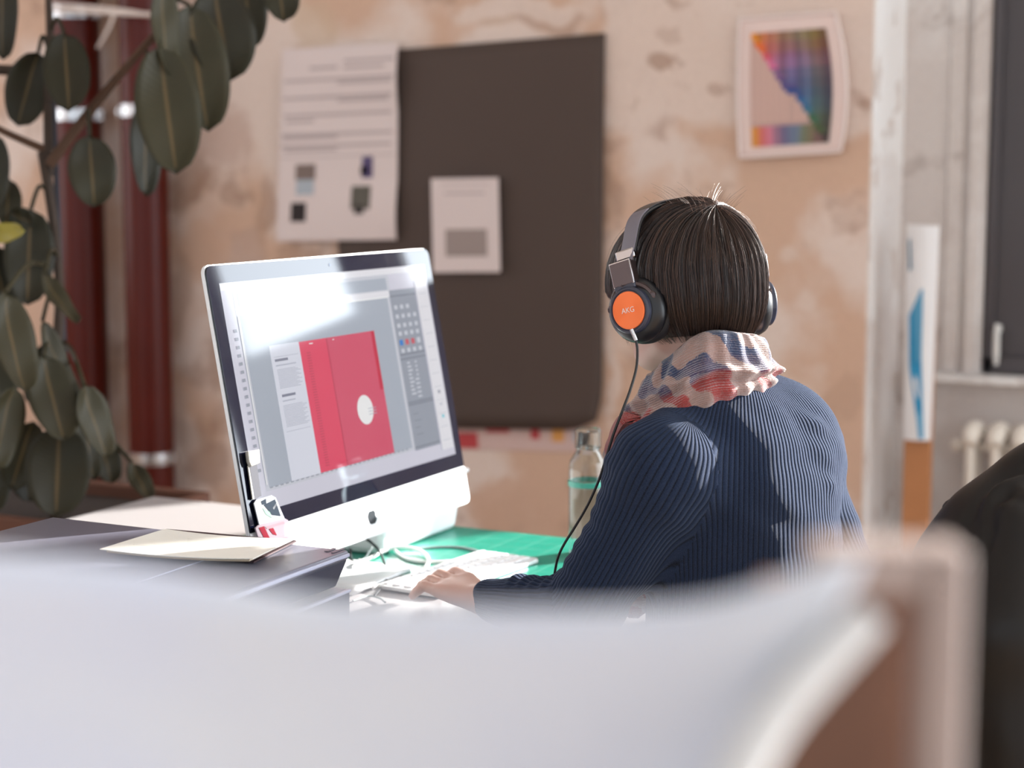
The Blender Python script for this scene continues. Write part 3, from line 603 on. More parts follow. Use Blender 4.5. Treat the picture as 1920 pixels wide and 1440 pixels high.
quad_slab('inner_pass', [(474, 944), (479, 937), (508, 929), (515, 933), (533, 975), (528, 996), (488, 1000)], .006, .002, None, bd, .0008, mats=[mat('pass_white', (150, 152, 158), .7, spec=.1), mat('pass_slate', (36, 44, 54), .8, spec=.05), mat('pass_mint', (110, 140, 122), .8, spec=.05)],
          marks=[([(492, 947), (513, 936), (524, 968), (508, 966)], 1), ([(487, 940), (496, 935), (497, 945), (489, 947)], 1), ([(489, 952), (503, 960), (508, 972), (496, 965)], 2), ([(509, 953), (517, 941), (519, 943), (511, 956)], 0)])
quad_slab('card_pouch', [(476, 990), (482, 985), (532, 972), (538, 975), (551, 1014), (545, 1030), (486, 1024)], .009, .0025, None, bd, .001, mats=[mat('pouch_clear', (150, 138, 146), .12, trans=.35, ior=1.2), mat('pass_red', (104, 22, 36), .8, spec=.05), mat('pass_pink', (120, 100, 108), .8, spec=.05)],
          marks=[([(482, 990), (492, 987), (503, 1010), (494, 1013)], 1), ([(501, 992), (509, 990), (516, 1004), (508, 1002)], 1), ([(494, 988), (528, 978), (531, 982), (497, 992)], 2), ([(513, 1013), (536, 1007), (537, 1009), (514, 1015)], 2)])
for o_ in bd.children:
    if o_.name.startswith('card_pouch'): tag(o_, 'clear pouch with a red marked card')

# ------------------------------------------------------------------ keyboard
m_key = mat('white_key', (246, 246, 248), .4); kc = np.array((-1.358, 2.604, 0)); ka = nrmz((-.030, -.31, 0)); kw = np.array((-ka[1], ka[0], 0)); kl, kwid = .30, .122
kb = thing('keyboard', 'slim white and silver keyboard lying on the green mat under the left hand', 'keyboard', kc+ka*kl/2+kw*kwid/2+(0, 0, ZD+.003))
RK = np.stack([ka, kw, (0, 0, 1)], 1); kz = ZD+.003
def KP(a, b, z): return kc+ka*a+kw*b+np.array((0, 0, z))
pts = rrect(0, kl, 0, kwid, .012); slab('keyboard_tray', pts, kz+.001, kz+.007, m_alu, kb, .001, O=kc, A=ka, B=kw, N=np.array((0, 0, 1.0)))
key0 = None; rows = [(13, .010), (14, .0185), (14, .0185), (13, .0185), (12, .0185)]
for r_, (n_, kh) in enumerate(rows):
    L_ = (kl-.016)/n_
    for i in range(n_):
        c_ = KP(.008+L_*(i+.5), .012+.0215*r_ + (0 if r_ else .002), kz+.0085)
        k_ = MB().box((0, 0, 0), (L_-.003, kh-.002, .003), RK).build('key', m_key, None, bevel=.0008) if (key0 is None or i == 0) else key0.copy()
        if i and key0 is not None: COL.objects.link(k_)
        if i == 0: key0 = k_
        k_.location = c_; k_.parent = kb; k_.matrix_parent_inverse = kb.matrix_world.inverted()
# ------------------------------------------------------------------ cables
m_wc = mat('white_cable', (238, 238, 236), .45); m_bc = mat('black_cable', (22, 24, 30), .4); m_gc = mat('grey_cable', (150, 160, 160), .45)
def cable(pts, r, m_, label, z0=ZD+.003):
    P = [ONZ(x, y, z0+r+z) for x, y, z in pts]; return tag(MB().tube(P, r, 10).build('cable', m_, fix=False), label, 'cable')
cable([(721, 992, .02), (725, 1008, .012), (735, 1024, .004), (752, 1043, 0), (772, 1051, 0), (800, 1054, 0), (850, 1052, 0)], .0028, m_wc, 'white cable dropping from behind the screen and bending right on the mat')
cable([(672, 1052, 0), (688, 1050, 0), (711, 1036, .004), (729, 1026, .008), (764, 1026, .006), (793, 1036, .002), (803, 1054, 0), (787, 1074, 0), (758, 1085, 0), (727, 1093, 0), (700, 1102, 0)], .0034, m_wc, 'thick white cable looping back towards the keyboard')
cable([(682, 1008, .03), (697, 1018, .02), (710, 1032, .01), (720, 1053, .004), (726, 1080, 0), (716, 1100, 0), (702, 1118, 0)], .0022, m_bc, 'black cable falling from under the computer across the white loop')
cable([(657, 1030, .012), (658, 1048, .004), (668, 1057, .002), (686, 1056, 0), (711, 1066, 0), (724, 1080, 0), (723, 1096, 0)], .0024, m_bc, 'black cable curving out from behind the printer corner')
cable([(668, 1062, .008), (672, 1054, .01), (684, 1046, .012), (698, 1026, .03)], .0016, m_gc, 'thin grey cable slanting up beside the printer corner')
cable([(742, 1014, .006), (770, 1029, 0), (815, 1026, 0), (860, 1026, 0), (895, 1033, 0), (906, 1042, .004)], .0022, m_gc, 'grey keyboard cable running over the mat to the keyboard far end')
cable([(662, 1127, .001), (690, 1118, 0), (712, 1122, 0), (722, 1130, 0)], .0016, m_gc, 'thin grey wire on the white desk beside the printer base')
# ------------------------------------------------------------------ bottle
bo = ONZ(1101, 1040, ZD+.003); br = .0325
bt = thing('glass_bottle', 'clear glass water bottle with a glass cap standing on the mat beside the left sleeve', 'bottle', bo)
def LA(prof, name, m_, mi=0, n=40): return MB().lathe(bo, (0, 0, 1), prof, n, cap=False).build(name, m_, bt)
m_bg = mat('bottle_glass', (245, 252, 252), .0, trans=1, ior=1.30); m_wat = mat('water', (240, 252, 252), .0, trans=1, ior=1.02); m_ring = mat('teal_band', (70, 185, 165), .3, trans=.4)
HB = .218
pf = [(.0005, 0), (br-.004, 0), (br, .004), (br, .150), (br-.002, .163), (br-.010, .176), (.0195, .182), (.0195, .188)]
inn = [(r-.002, max(h, .006)) for r, h in pf[::-1][:-1]]+[(.0005, .006)]
LA(pf+inn, 'bottle_body', m_bg); LA([(.0005, .0065), (br-.0035, .0065), (br-.0030, .118), (.0005, .118)], 'water', m_wat)
LA([(br+.0003, .120), (br+.0012, .121), (br+.0012, .129), (br+.0003, .130)], 'teal_band', m_ring)
LA([(.0205, .184), (.0225, .186), (.0225, HB-.003), (.020, HB), (.0005, HB), (.0005, HB-.004), (.0185, HB-.005), (.0195, .186)], 'bottle_cap', m_bg)
#PART3
# ================================================================== PERSON
TF = nrmz((-.939, .314, 0)); TLf = np.array((-TF[1], TF[0], 0)); TLf = TLf if TLf @ c2w(-1, -1) > 0 else -TLf; TU = np.array((0, 0, 1.0))
HFh = c2w(-math.sin(math.radians(33)), math.cos(math.radians(33))); HL = np.cross(TU, HFh)
pit = math.radians(8); HF = HFh*math.cos(pit)-TU*math.sin(pit); HU = np.cross(HF, HL); HU = HU if HU[2] > 0 else -HU
HC = AT(1302, 515, 2.46)
def H(l, f, u): return HC+HL*l+HF*f+HU*u
LS = AT(1240, 884, 2.34); RS = AT(1488, 856, 2.57); NB = AT(1345, 760, 2.47)
EL = ONZ(1092, 1150, .795); WL = ONZ(905, 1124, .776); ER = AT(1598, 1120, 2.70); WR = ER+nrmz((-.86, .2, 0))*.22+TU*(.775-ER[2])
person = thing('person', 'person in a navy ribbed sweater and patterned scarf typing at the desk, seen from behind', 'person', (-.72, 2.32, 0))
g = NG('skin', .5); nn = g.noise(25, 4); g.color(g.mix(nn, (.48, .29, .23), (.56, .36, .30))); g.b.inputs['Subsurface Weight'].default_value = .15; g.b.inputs['Subsurface Radius'].default_value = (.01, .004, .002); m_skin = g.m
F = Field((-1.46, 2.02, -.01), (-.46, 2.95, 1.40), .0045)
RT = np.stack([TLf, TF, TU]); RH = np.stack([HL, HF, HU])
# head
F.ell(H(0, .004, .012), (.074, .094, .083), RH, .02); F.ell(H(0, .048, -.045), (.060, .068, .075), RH, .03); F.ell(H(0, .088, -.104), (.034, .030, .022), RH, .035); F.cap(H(.045, .02, -.085), H(.02, .085, -.106), .022, .022, .02); F.cap(H(-.045, .02, -.085), H(-.02, .085, -.106), .022, .022, .02)
F.cap(H(0, .104, .0), H(0, .128, -.030), .007, .011, .012); F.ell(H(0, .094, .022), (.05, .015, .012), RH, .015)
for s_ in (-1, 1):
    F.ell(H(s_*.031, .102, .004), (.014, .010, .009), RH, .004, 'cut'); F.ell(H(s_*.031, .094, .004), (.012, .010, .010), RH, .002)
    F.ell(H(s_*.044, .082, -.025), (.02, .018, .018), RH, .02); F.ell(H(s_*.078, .0, -.02), (.008, .018, .030), RH, .008)
F.ell(H(0, .112, -.058), (.022, .010, .006), RH, .005); F.ell(H(0, .111, -.068), (.019, .009, .006), RH, .005); F.cap(H(-.02, .121, -.0630), H(.02, .121, -.063), .0018, k=.003, op='cut')
F.cap(H(0, -.03, -.07), NB-TF*-.035+(0, 0, -.02), .050, .054, .02)
# torso, hips, legs
CH = AT(1385, 890, 2.47); MD = AT(1400, 1030, 2.47); LW = AT(1402, 1180, 2.47); HPc = np.array((LW[0]+.02, LW[1], .57))
F.ell(CH, (.135, .09, .16), RT, .04); F.ell(MD, (.125, .085, .17), RT, .05); F.ell(LW, (.14, .095, .15), RT, .05); F.ell(HPc, (.165, .115, .10), RT, .04)
F.cap(LS, NB+(0, 0, -.03), .045, .045, .03); F.cap(RS, NB+(0, 0, -.03), .045, .045, .03); F.cap(LS, RS, .05, .05, .03)
F.cap(LS, EL, .045, .037, .02); F.cap(EL, WL, .037, .024, .015); F.cap(RS, ER, .045, .037, .02); F.cap(ER, WR, .037, .024, .015)
legs = []
for s_ in (-1, 1):
    hp_ = HPc+TLf*s_*.085; kn = hp_+TF*.40+TLf*s_*.03+TU*(.50-hp_[2]); an_ = kn-TF*.02+TU*(.08-kn[2]); toe = an_+TF*.15-TU*.045; legs.append((hp_, kn, an_, toe))
    F.cap(hp_, kn, .080, .055, .03); F.cap(kn, an_, .052, .034, .02); F.cap(an_+TU*-.035, toe, .034, .026, .02)
# hands
def hand(Wr, tip, sd, k0=0):
    d = tip-Wr; d[2] = 0; d = nrmz(d); s = np.cross(TU, d); s = s if s @ (EY*1.0) > 0 else -s      # s: away from the camera
    s = s*sd; up_ = TU
    kn_z = .022
    for i, (lo, ln, cu) in enumerate(((.030, 1.0, 1.0), (.0105, 1.08, 1.1), (-.010, 1.0, 1.05), (-.029, .80, .9))):
        a = Wr+d*.018+s*lo*.55; mc = Wr+d*(.082-.006*abs(i-1))+s*lo+up_*(.012-.003*i); F.cap(a, mc, .013, .0108, .012)
        p1_ = mc+d*.040*ln+s*lo*.12+up_*(.003*cu); p2_ = p1_+d*.024*ln-up_*.013*cu; p3_ = p2_+d*.017*ln-up_*.012*cu
        F.cap(mc, p1_, .0098, .0086, .003); F.cap(p1_, p2_, .0086, .0078, .003); F.cap(p2_, p3_, .0078, .0068, .003)
    F.ell(Wr+d*.045, (.030, .042, .014), np.stack([s, d, up_]), .012)
    t0 = Wr+d*.025+s*.026; t1 = t0+d*.030+s*.024-up_*.006; t2 = t1+d*.026+s*.004-up_*.006; F.cap(t0, t1, .013, .010, .008); F.cap(t1, t2, .0098, .0078, .004)
hand(WL, ONZ(768, 1102, .757), 1); hand(WR, WR+np.array((-.1, .02, 0)), -1)
V, Q = F.mesh(); V = relax(V, Q, 2, .4); body = raw_obj('body', V, Q, m_skin, person)
del F
# trousers
F = Field((-1.40, 2.02, .05), (-.46, 2.95, .80), .008)
F.ell(HPc, (.185, .135, .12), RT, .04); F.ell(HPc+TU*.10, (.16, .115, .09), RT, .04)
for hp_, kn, an_, toe in legs: F.cap(hp_, kn, .092, .070, .03); F.cap(kn, an_+TU*.05, .068, .055, .02)
V, Q = F.mesh(); V = relax(V, Q, 2, .5); raw_obj('trousers', V, Q, mat('dark_denim', (38, 42, 56), .9, noise=.1, nscale=80), person); del F
for hp_, kn, an_, toe in legs:
    m = MB(); c_ = (an_+toe)/2; m.tube([an_-TF*.035-TU*.035, an_+TF*.03-TU*.030, toe+TF*.02], [.040, .042, .034], 16); m.build('shoe', mat('black_leather_shoe', (30, 28, 28), .4), person)
# sweater
F = Field((-1.20, 2.00, .58), (-.50, 2.93, 1.16), .005)
F.ell(CH+(0, 0, -.01), (.155, .112, .165), RT, .05); F.ell(MD, (.150, .112, .20), RT, .06); F.ell(LW, (.160, .122, .16), RT, .06)
F.cap(LS, RS, .058, .060, .04); F.cap(LS, NB+(0, 0, -.05)+TF*.0, .053, .05, .05); F.cap(RS, NB+(0, 0, -.045), .058, .05, .04)
F.ell(AT(1335, 890, 2.41), (.085, .065, .12), None, .06); F.ell(AT(1470, 830, 2.50), (.075, .075, .07), None, .05)
F.cap(LS, EL+(0, 0, .004), .058, .052, .05); F.cap(EL+(0, 0, .004), WL+(.018, 0, .0), .050, .034, .02)
F.cap(RS, ER, .058, .050, .04); F.cap(ER, WR+(.02, 0, 0), .050, .034, .02)
V, Q = F.mesh(); V = relax(V, Q, 4, .5); N = normals(V, Q)
# folds: short ridges given by centre, direction and length on the back
def fold(p, d, ln, w, amp):
    d = nrmz(d); r = V-p; t = r @ d; q = r-np.outer(t, d); dist = np.linalg.norm(q-N*np.sum(q*N, 1)[:, None], axis=1)
    near = np.exp(-(t/ln)**2)*np.exp(-(np.sum(r*N, 1)/.08)**2); return (.6*amp*near*(np.exp(-(dist/w)**2)-.55*np.exp(-((dist-1.9*w)/w)**2)))[:, None]*N
disp = np.zeros_like(V); cr_ = c2w(1, 0); ca_ = c2w(0, 1)
for px, py, dx, dz, ln, w_, am in ((1500, 800, 1, .10, .07, .010, .006), (1480, 850, 1, -.18, .09, .011, .007), (1430, 890, 1, -.28, .09, .012, .007), (1530, 905, 1, -.12, .06, .009, .006), (1470, 960, 1, -.25, .08, .012, .006), (1540, 1000, 1, -.45, .05, .010, .006), (1520, 1065, 1, .05, .06, .010, .007),
                                (1380, 800, .5, -1, .06, .012, .005), (1300, 830, 1, -.5, .08, .014, .004), (1450, 780, 1, -.15, .06, .010, .004), (1545, 1035, 1, .1, .05, .009, .006), (1500, 1100, 1, .1, .06, .011, .006)):
    disp += fold(AT(px, py, 2.42), cr_*dx+TU*dz, ln, w_, am)
for t_ in np.linspace(.08, .97, 9):   # rucks on the left sleeve
    p = LS*(1-t_)+EL*t_; ax = nrmz(EL-LS); disp += fold(p+c2w(-1, 0, .5)*.055, np.cross(ax, c2w(-.7, 0, .4)), .05, .009, .0045)
for t_ in (.12, .25, .4, .52, .66):   # rucks above the cuff
    p = EL*(1-t_)+WL*t_; disp += fold(p+TU*.045, np.cross(nrmz(WL-EL), TU), .05, .007, .005)
ns = .0022*(np.sin(V[:, 0]*61+1.3*np.sin(V[:, 2]*47))*np.sin(V[:, 2]*53+V[:, 1]*37)); disp += ns[:, None]*N
V = V+disp; V = relax(V, Q, 1, .3)
sw = raw_obj('sweater', V, Q, None or mat('tmp', (0, 0, 0)), person)
# rib direction coordinate per face corner
C_ = V[Q].mean(1)
def segd(P, a, b): d = b-a; t = np.clip((P-a) @ d/(d @ d), 0, 1); return np.linalg.norm(P-a-t[:, None]*d, axis=1), t
dLa, tLa = segd(C_, LS, EL); dLf, _t = segd(C_, EL, WL); dRa, tRa = segd(C_, RS, ER); dRf, _t2 = segd(C_, ER, WR)
lat = (C_-CH) @ TLf; zz = C_[:, 2]
reg = np.zeros(len(Q), int)
reg[(dLa < .082) & ((tLa > .10) | (lat > .135-.35*np.clip(zz-.93, 0, .1)*2.2)) & (zz < 1.10)] = 1; reg[(dLf < .065) & (dLf < dLa)] = 2
reg[(dRa < .080) & (tRa > .12) & (lat < -.13)] = 3; reg[(dRf < .065) & (dRf < dRa)] = 4
# keep torso faces from joining the left sleeve: use side of the gap
def ang(P, a, b, ref, r):
    ax = nrmz(b-a); e1 = nrmz(ref-ax*(ref @ ax)); e2 = np.cross(ax, e1); q = P-a; return np.arctan2(q @ e2, q @ e1)*r
cam_d = c2w(0, 1)
def rib(P, rg):
    if rg == 0:
        l = (P-CH) @ TLf; f_ = (P-CH) @ TF; a = np.arctan2(l, -(f_+0.0)*1.25)*.150; z_ = P[:, 2]; return a*(1-.0*z_)
    if rg == 1: return ang(P, LS, EL, -cam_d, .052)
    if rg == 2: return ang(P, EL, WL, TU, .040)
    if rg == 3: return ang(P, RS, ER, c2w(1, -.4), .052)
    return ang(P, ER, WR, TU, .04)
rc = np.zeros((len(Q), 4), np.float32)
for rg in range(5):
    s_ = reg == rg
    if s_.any(): rc[s_] = rib(V[Q[s_]].reshape(-1, 3), rg).reshape(-1, 4)
bad = (rc.max(1)-rc.min(1)) > .05; rc[bad] = rc[bad][:, :1]
at_ = sw.data.attributes.new('rib', 'FLOAT', 'CORNER'); at_.data.foreach_set('value', rc.ravel())
g = NG('navy_rib_knit', .92); rb = g.attr('rib')[2]
w1 = g.math('SINE', g.math('MULTIPLY', rb, 2*math.pi/.0068)); h1 = g.math('POWER', g.math('MULTIPLY_ADD', w1, .5, .5), 0.6)
fz = g.noise(900, 3); fz2 = g.noise(160, 4)
cn = g.mix(g.rng(h1, .0, .5), lin((10, 10, 13)), lin((28, 38, 59))); cn = g.mix(g.rng(fz, .45, .75, 0, .35), cn, lin((58, 72, 100))); g.color(cn)
g.normal(g.bump(g.math('ADD', g.math('MULTIPLY', h1, 1.0), g.math('MULTIPLY', fz, .45)), .0022, .9))
g.b.inputs['Sheen Weight'].default_value = .12; g.b.inputs['Sheen Tint'].default_value = (.45, .62, 1, 1); g.b.inputs['Sheen Roughness'].default_value = .5; g.b.inputs['Specular IOR Level'].default_value = .15
sw.data.materials[0] = g.m
# scarf: wide rolled collar
Cl_ = AT(1300, 800, 2.455); Cu_ = AT(1318, 688, 2.46); cR = c2w(1, 0); cA = c2w(0, 1)
nt_, nv_ = 220, 72; P = np.zeros((nt_, nv_, 3)); UV = np.zeros((nt_, nv_, 2))
for i in range(nt_):
    th = 2*math.pi*i/nt_; e = cR*math.cos(th)-cA*math.sin(th)             # th=90deg: towards the camera
    near = math.sin(th); rgt = math.cos(th)
    rl = .104+.004*math.sin(3*th+1); ru = .080+.004*math.sin(2*th)
    pl = Cl_+e*rl+TU*(.046*rgt+.026*near+.006*math.sin(5*th)); pu = Cu_+e*ru+TU*(.022*rgt+.048*near+.004*math.sin(4*th+1))
    pin = Cu_+e*(ru-.026)+TU*(.022*rgt+.044*near-.02); pb = Cl_+e*(rl-.045)+TU*(.046*rgt+.026*near+.02)
    mdp = (pl+pu)/2+e*(.012)+TU*.0; m2 = (pl*.3+pu*.7)+e*.010; m1 = (pl*.75+pu*.25)+e*.012
    path = smooth([pl-e*.006-TU*.002, pl+e*.003+TU*.006, m1, mdp, m2, pu+e*.006-TU*.004, pu+TU*.006-e*.008, pin, pb, pl-e*.014], 8)
    idx = np.linspace(0, len(path)-1, nv_); path = np.stack([np.interp(idx, np.arange(len(path)), path[:, a]) for a in range(3)], 1)
    for j in range(nv_):
        v = j/nv_; wv = .0035*math.sin(9*th+v*16+2*math.sin(3*th))+.0022*math.sin(23*th-v*9); UV[i, j] = (th*.11, v*.3)
        ridge = .010*math.exp(-((v-.34-.05*math.sin(th*1.0-1.0))/.035)**2)-.008*math.exp(-((v-.27-.05*math.sin(th-1.0))/.03)**2)
        P[i, j] = path[j]+e*(wv+ridge*(.5+.5*max(0, math.sin(th+.5)))) if v < .62 else path[j]
g = NG('knitted_scarf_wool', .95); z_ = g.xyz()
offs = g.vmath('SUBTRACT', g.noise(9, 3, col=True), (.5, .5, .5)); sc = g.t.nodes.new('ShaderNodeVectorMath'); sc.operation = 'SCALE'; g.t.links.new(offs, sc.inputs[0]); sc.inputs['Scale'].default_value = .10
Pn = g.vmath('ADD', g.co, sc.outputs[0])
wv = g.t.nodes.new('ShaderNodeTexWave'); wv.inputs['Scale'].default_value = 5.6; wv.inputs['Distortion'].default_value = 5.5; wv.inputs['Detail'].default_value = 1.5; wv.inputs['Detail Scale'].default_value = 1.6; wv.bands_direction = 'DIAGONAL'; g.t.links.new(Pn, wv.inputs[0])
cream_ = lin((158, 128, 120)); red_ = lin((150, 44, 40)); vio = lin((62, 50, 82)); blu_ = lin((44, 58, 92)); pnk = lin((205, 120, 122))
hd = g.attr('sv'); sv = hd[2]
nz = g.noise(14, 3); vv = g.math('ADD', sv, g.math('MULTIPLY', g.math('SUBTRACT', nz, .5), .30))
ink = g.mix(g.rng(vv, .54, .60), red_, vio); ink = g.mix(g.rng(vv, .72, .80), ink, blu_)
fzz = g.noise(420, 3); msk = g.rng(g.math('ADD', wv.outputs['Fac'], g.math('MULTIPLY', g.math('SUBTRACT', fzz, .5), .5)), .37, .46)
cc_ = g.mix(msk, cream_, ink); cc_ = g.mix(g.rng(g.noise(300, 4), .5, .8, 0, .45), cc_, cream_); cc_ = g.mix(g.rng(sv, .06, .0, 0, .7), cc_, pnk); g.color(cc_)
rbv = g.math('SINE', g.math('MULTIPLY', g.attr('su')[2], 2*math.pi/.0042)); g.normal(g.bump(g.math('ADD', g.math('MULTIPLY', rbv, .22), g.math('MULTIPLY', fzz, .8)), .003, .9)); g.b.inputs['Sheen Weight'].default_value = .5
sm = MB(); sm.grid(P, 0, True, True); scf = sm.build('scarf', g.m, person, fix=True)
av = scf.data.attributes.new('sv', 'FLOAT', 'POINT'); au = scf.data.attributes.new('su', 'FLOAT', 'POINT')
vj = np.tile(np.clip(np.arange(nv_)/nv_/.60, 0, 1), nt_); ui = np.abs(np.repeat(np.arange(nt_)/nt_-.5, nv_))*2*math.pi*.11
av.data.foreach_set('value', vj.astype(np.float32)); au.data.foreach_set('value', (np.tile(np.arange(nv_)/nv_*.3, nt_)).astype(np.float32))
m_scarf = g.m
# scarf tails
def tail(name, pts, w0, w1, side, thick=.012):
    c = smooth(pts, 10); n = len(c); nv = 10; P = np.zeros((n, nv*2, 3)); side = nrmz(side)
    for i in range(n):
        t = i/(n-1); w_ = w0+(w1-w0)*t; nn_ = nrmz(np.cross(nrmz(c[min(i+1, n-1)]-c[max(i-1, 0)]), side))
        for j in range(nv*2):
            a = 2*math.pi*j/(nv*2); cap_ = math.sqrt(max(0, 1-((t-.5)*2)**16)); P[i, j] = c[i]+side*math.cos(a)*w_*cap_+nn_*(math.sin(a)*thick*cap_+.004*math.sin(6*math.cos(a)*2+i*.2))
    b = MB(); b.grid(P, 0, False, True); o = b.build(name, m_scarf, person)
    a_ = o.data.attributes.new('sv', 'FLOAT', 'POINT'); a_.data.foreach_set('value', np.clip(np.repeat(np.linspace(.15, .45, n), nv*2), 0, 1).astype(np.float32)); a_ = o.data.attributes.new('su', 'FLOAT', 'POINT'); a_.data.foreach_set('value', np.repeat(np.linspace(0, .3, n), nv*2).astype(np.float32)); return o
tail('scarf_end', [AT(1200, 780, 2.40), AT(1178, 815, 2.42), AT(1160, 845, 2.44), AT(1148, 868, 2.45)], .035, .013, c2w(1, .6), .016)
tail('scarf_tail', [AT(1195, 830, 2.50), AT(1196, 930, 2.52), AT(1196, 1040, 2.52), AT(1193, 1160, 2.52)], .03, .03, c2w(.5, .8), .010)
#PART4
# ------------------------------------------------------------------ hair
def hair_pt(th, s, dr=0.0, hem=None):
    """th: 0 = face, pi = nape; s: 0 crown .. 1 hem"""
    c_, sn = math.cos(th), math.sin(th)
    front = max(0, c_); back = max(0, -c_)
    a = .100+.074*front**1.2; b = .096
    hb = -.089-.016*math.exp(-((th-math.pi*1.06)/.5)**2)+.0*back
    if hem is None:
        f_ = 1/(1+math.exp(-(front-.62)*16)); hem = hb*(1-f_)+(-.020)*f_
    top = .1050; ueq = -.005
    s1 = .60
    if s < s1:
        q = s/s1*math.pi/2; rho = math.sin(q)**.93; u = ueq+(top-ueq)*math.cos(q)**.92
    else:
        q = (s-s1)/(1-s1); rho = 1-.12*q*q*(1.0 if c_ < .3 else .3)-.20*q**4*(1 if c_ < .3 else 0); u = ueq+(hem-ueq)*q
    if c_ > .3 and s >= s1: pass
    l = b*rho*sn; f = a*rho*c_-(.055*(1-rho) if s < s1 else 0)
    if s < s1: u = ueq+(top-ueq)*math.sqrt(max(0, 1-(l/b)**2-(f/(a if f > 0 else .100))**2)); f_n = f/(a*a)
    n = nrmz(HL*(l/b**2)+HF*(f/a**2)+HU*((u-ueq)/(top-ueq)**2 if s < s1 else 0.0))
    return H(l, f, u)+n*dr
nT, nS = 120, 46; P = np.array([[hair_pt(2*math.pi*i/nT, j/(nS-1)*.985+.004, -.004+.0012*math.sin(i*2.1)+.0010*math.sin(i*4.7+1)) for j in range(nS)] for i in range(nT)])
def hair_mat():
    g = NG('dark_brown_hair', .34); n_ = g.noise(70, 3); at = g.attr('hc')[2]
    g.color(g.mix(at, lin((36, 27, 26)), lin((96, 70, 58)))); g.b.inputs['Specular IOR Level'].default_value = .6; return g.m
m_hair = hair_mat()
inner = np.array([[HC+(P[i, nS-1-j]-HC)*.86 for j in range(nS)] for i in range(nT)]); G = np.concatenate([P, inner], 1)
hb = MB(); hb.grid(G, 0, True, False); top_k = len(hb.v); hb.add([P[i, 0] for i in range(nT)]+[H(0, -.055, .0850)], [(i, (i+1) % nT, nT) for i in range(nT)])
hair = hb.build('hair', m_hair, person, fix=True)
av = hair.data.attributes.new('hc', 'FLOAT', 'POINT'); av.data.foreach_set('value', np.full(len(hair.data.vertices), .05, np.float32))
def strands(name, rows, rad, parent, cvals):
    n, m = rows.shape[:2]; T = np.gradient(rows, axis=1); T /= np.linalg.norm(T, axis=2, keepdims=True)+1e-9
    ref = nrmz(c2w(1, .3)); A = np.cross(T, ref); A /= np.linalg.norm(A, axis=2, keepdims=True)+1e-9; B = np.cross(T, A)
    V = np.zeros((n, m, 3, 3)); R_2 = rad[:, :, None]
    for k in range(3): a = 2*math.pi*k/3; V[:, :, k] = rows+(A*math.cos(a)+B*math.sin(a))*R_2
    base = (np.arange(n)*m*3)[:, None, None]+(np.arange(m-1)*3)[None, :, None]+np.arange(3)[None, None, :]
    nxt = (np.arange(n)*m*3)[:, None, None]+(np.arange(m-1)*3)[None, :, None]+((np.arange(3)+1) % 3)[None, None, :]
    Q = np.stack([base, nxt, nxt+3, base+3], -1).reshape(-1, 4)
    o = raw_obj(name, V.reshape(-1, 3), Q, m_hair, parent); a_ = o.data.attributes.new('hc', 'FLOAT', 'POINT'); a_.data.foreach_set('value', np.repeat(cvals, m*3).astype(np.float32)); return o
nst, ms = 5200, 18; rows = np.zeros((nst, ms, 3)); rad = np.zeros((nst, ms)); cv = np.zeros(nst)
for k in range(nst):
    th = rng.uniform(0, 2*math.pi); s0 = abs(rng.normal(0, .03)) if k % 2 else rng.uniform(0, .55); s1_ = rng.uniform(.88, 1.04) if rng.random() < .75 else rng.uniform(.7, 1.0)
    clump = math.floor(th*22)/22+.02; dth = rng.normal(0, .02); lay_ = rng.uniform(-.003, .0035); wob = rng.normal(0, .010); fq = rng.uniform(2, 5); ph = rng.uniform(0, 6)
    pull = rng.uniform(0, .55)
    for j in range(ms):
        t = j/(ms-1); s_ = s0+(s1_-s0)*t; tt = th+dth*t+(clump-th)*pull*t*t+wob*math.sin(fq*t+ph)
        rows[k, j] = hair_pt(tt, min(s_, 1.03), lay_+.0022*math.sin(th*40)+.0025*t*rng.random()*(k % 5 == 0))
    rad[k] = .00042*np.clip(1.25-np.linspace(0, 1, ms)**3, .2, 1)*(.7+.6*rng.random()); cv[k] = rng.random()**2.2*.9
strands('hair_strands', rows, rad, hair, cv)
nf = 130; rows = np.zeros((nf, 12, 3)); rad = np.zeros((nf, 12)); cv = rng.random(nf)*.5+.5
for k in range(nf):
    if k < 55:   # short hairs standing up at the crown
        th = rng.uniform(0, 2*math.pi); d0 = nrmz(HU*1.6+HL*math.sin(th)*.8+HF*(math.cos(th)*.8)); p0 = hair_pt(th, rng.uniform(.02, .22), 0); L_ = rng.uniform(.012, .034); bend = nrmz(HL*math.sin(th)+HF*math.cos(th))
        for j in range(12): t = j/11; rows[k, j] = p0+d0*L_*t+bend*L_*.6*t*t
    else:
        th = rng.uniform(0, 2*math.pi); s0 = rng.uniform(.1, .6); L_ = rng.uniform(.2, .5)
        for j in range(12): t = j/11; rows[k, j] = hair_pt(th+.1*t, min(1.05, s0+L_*t), .002+.007*math.sin(t*math.pi*.9))
    rad[k] = .00026*np.linspace(1, .4, 12)
strands('stray_hairs', rows, rad, hair, cv)

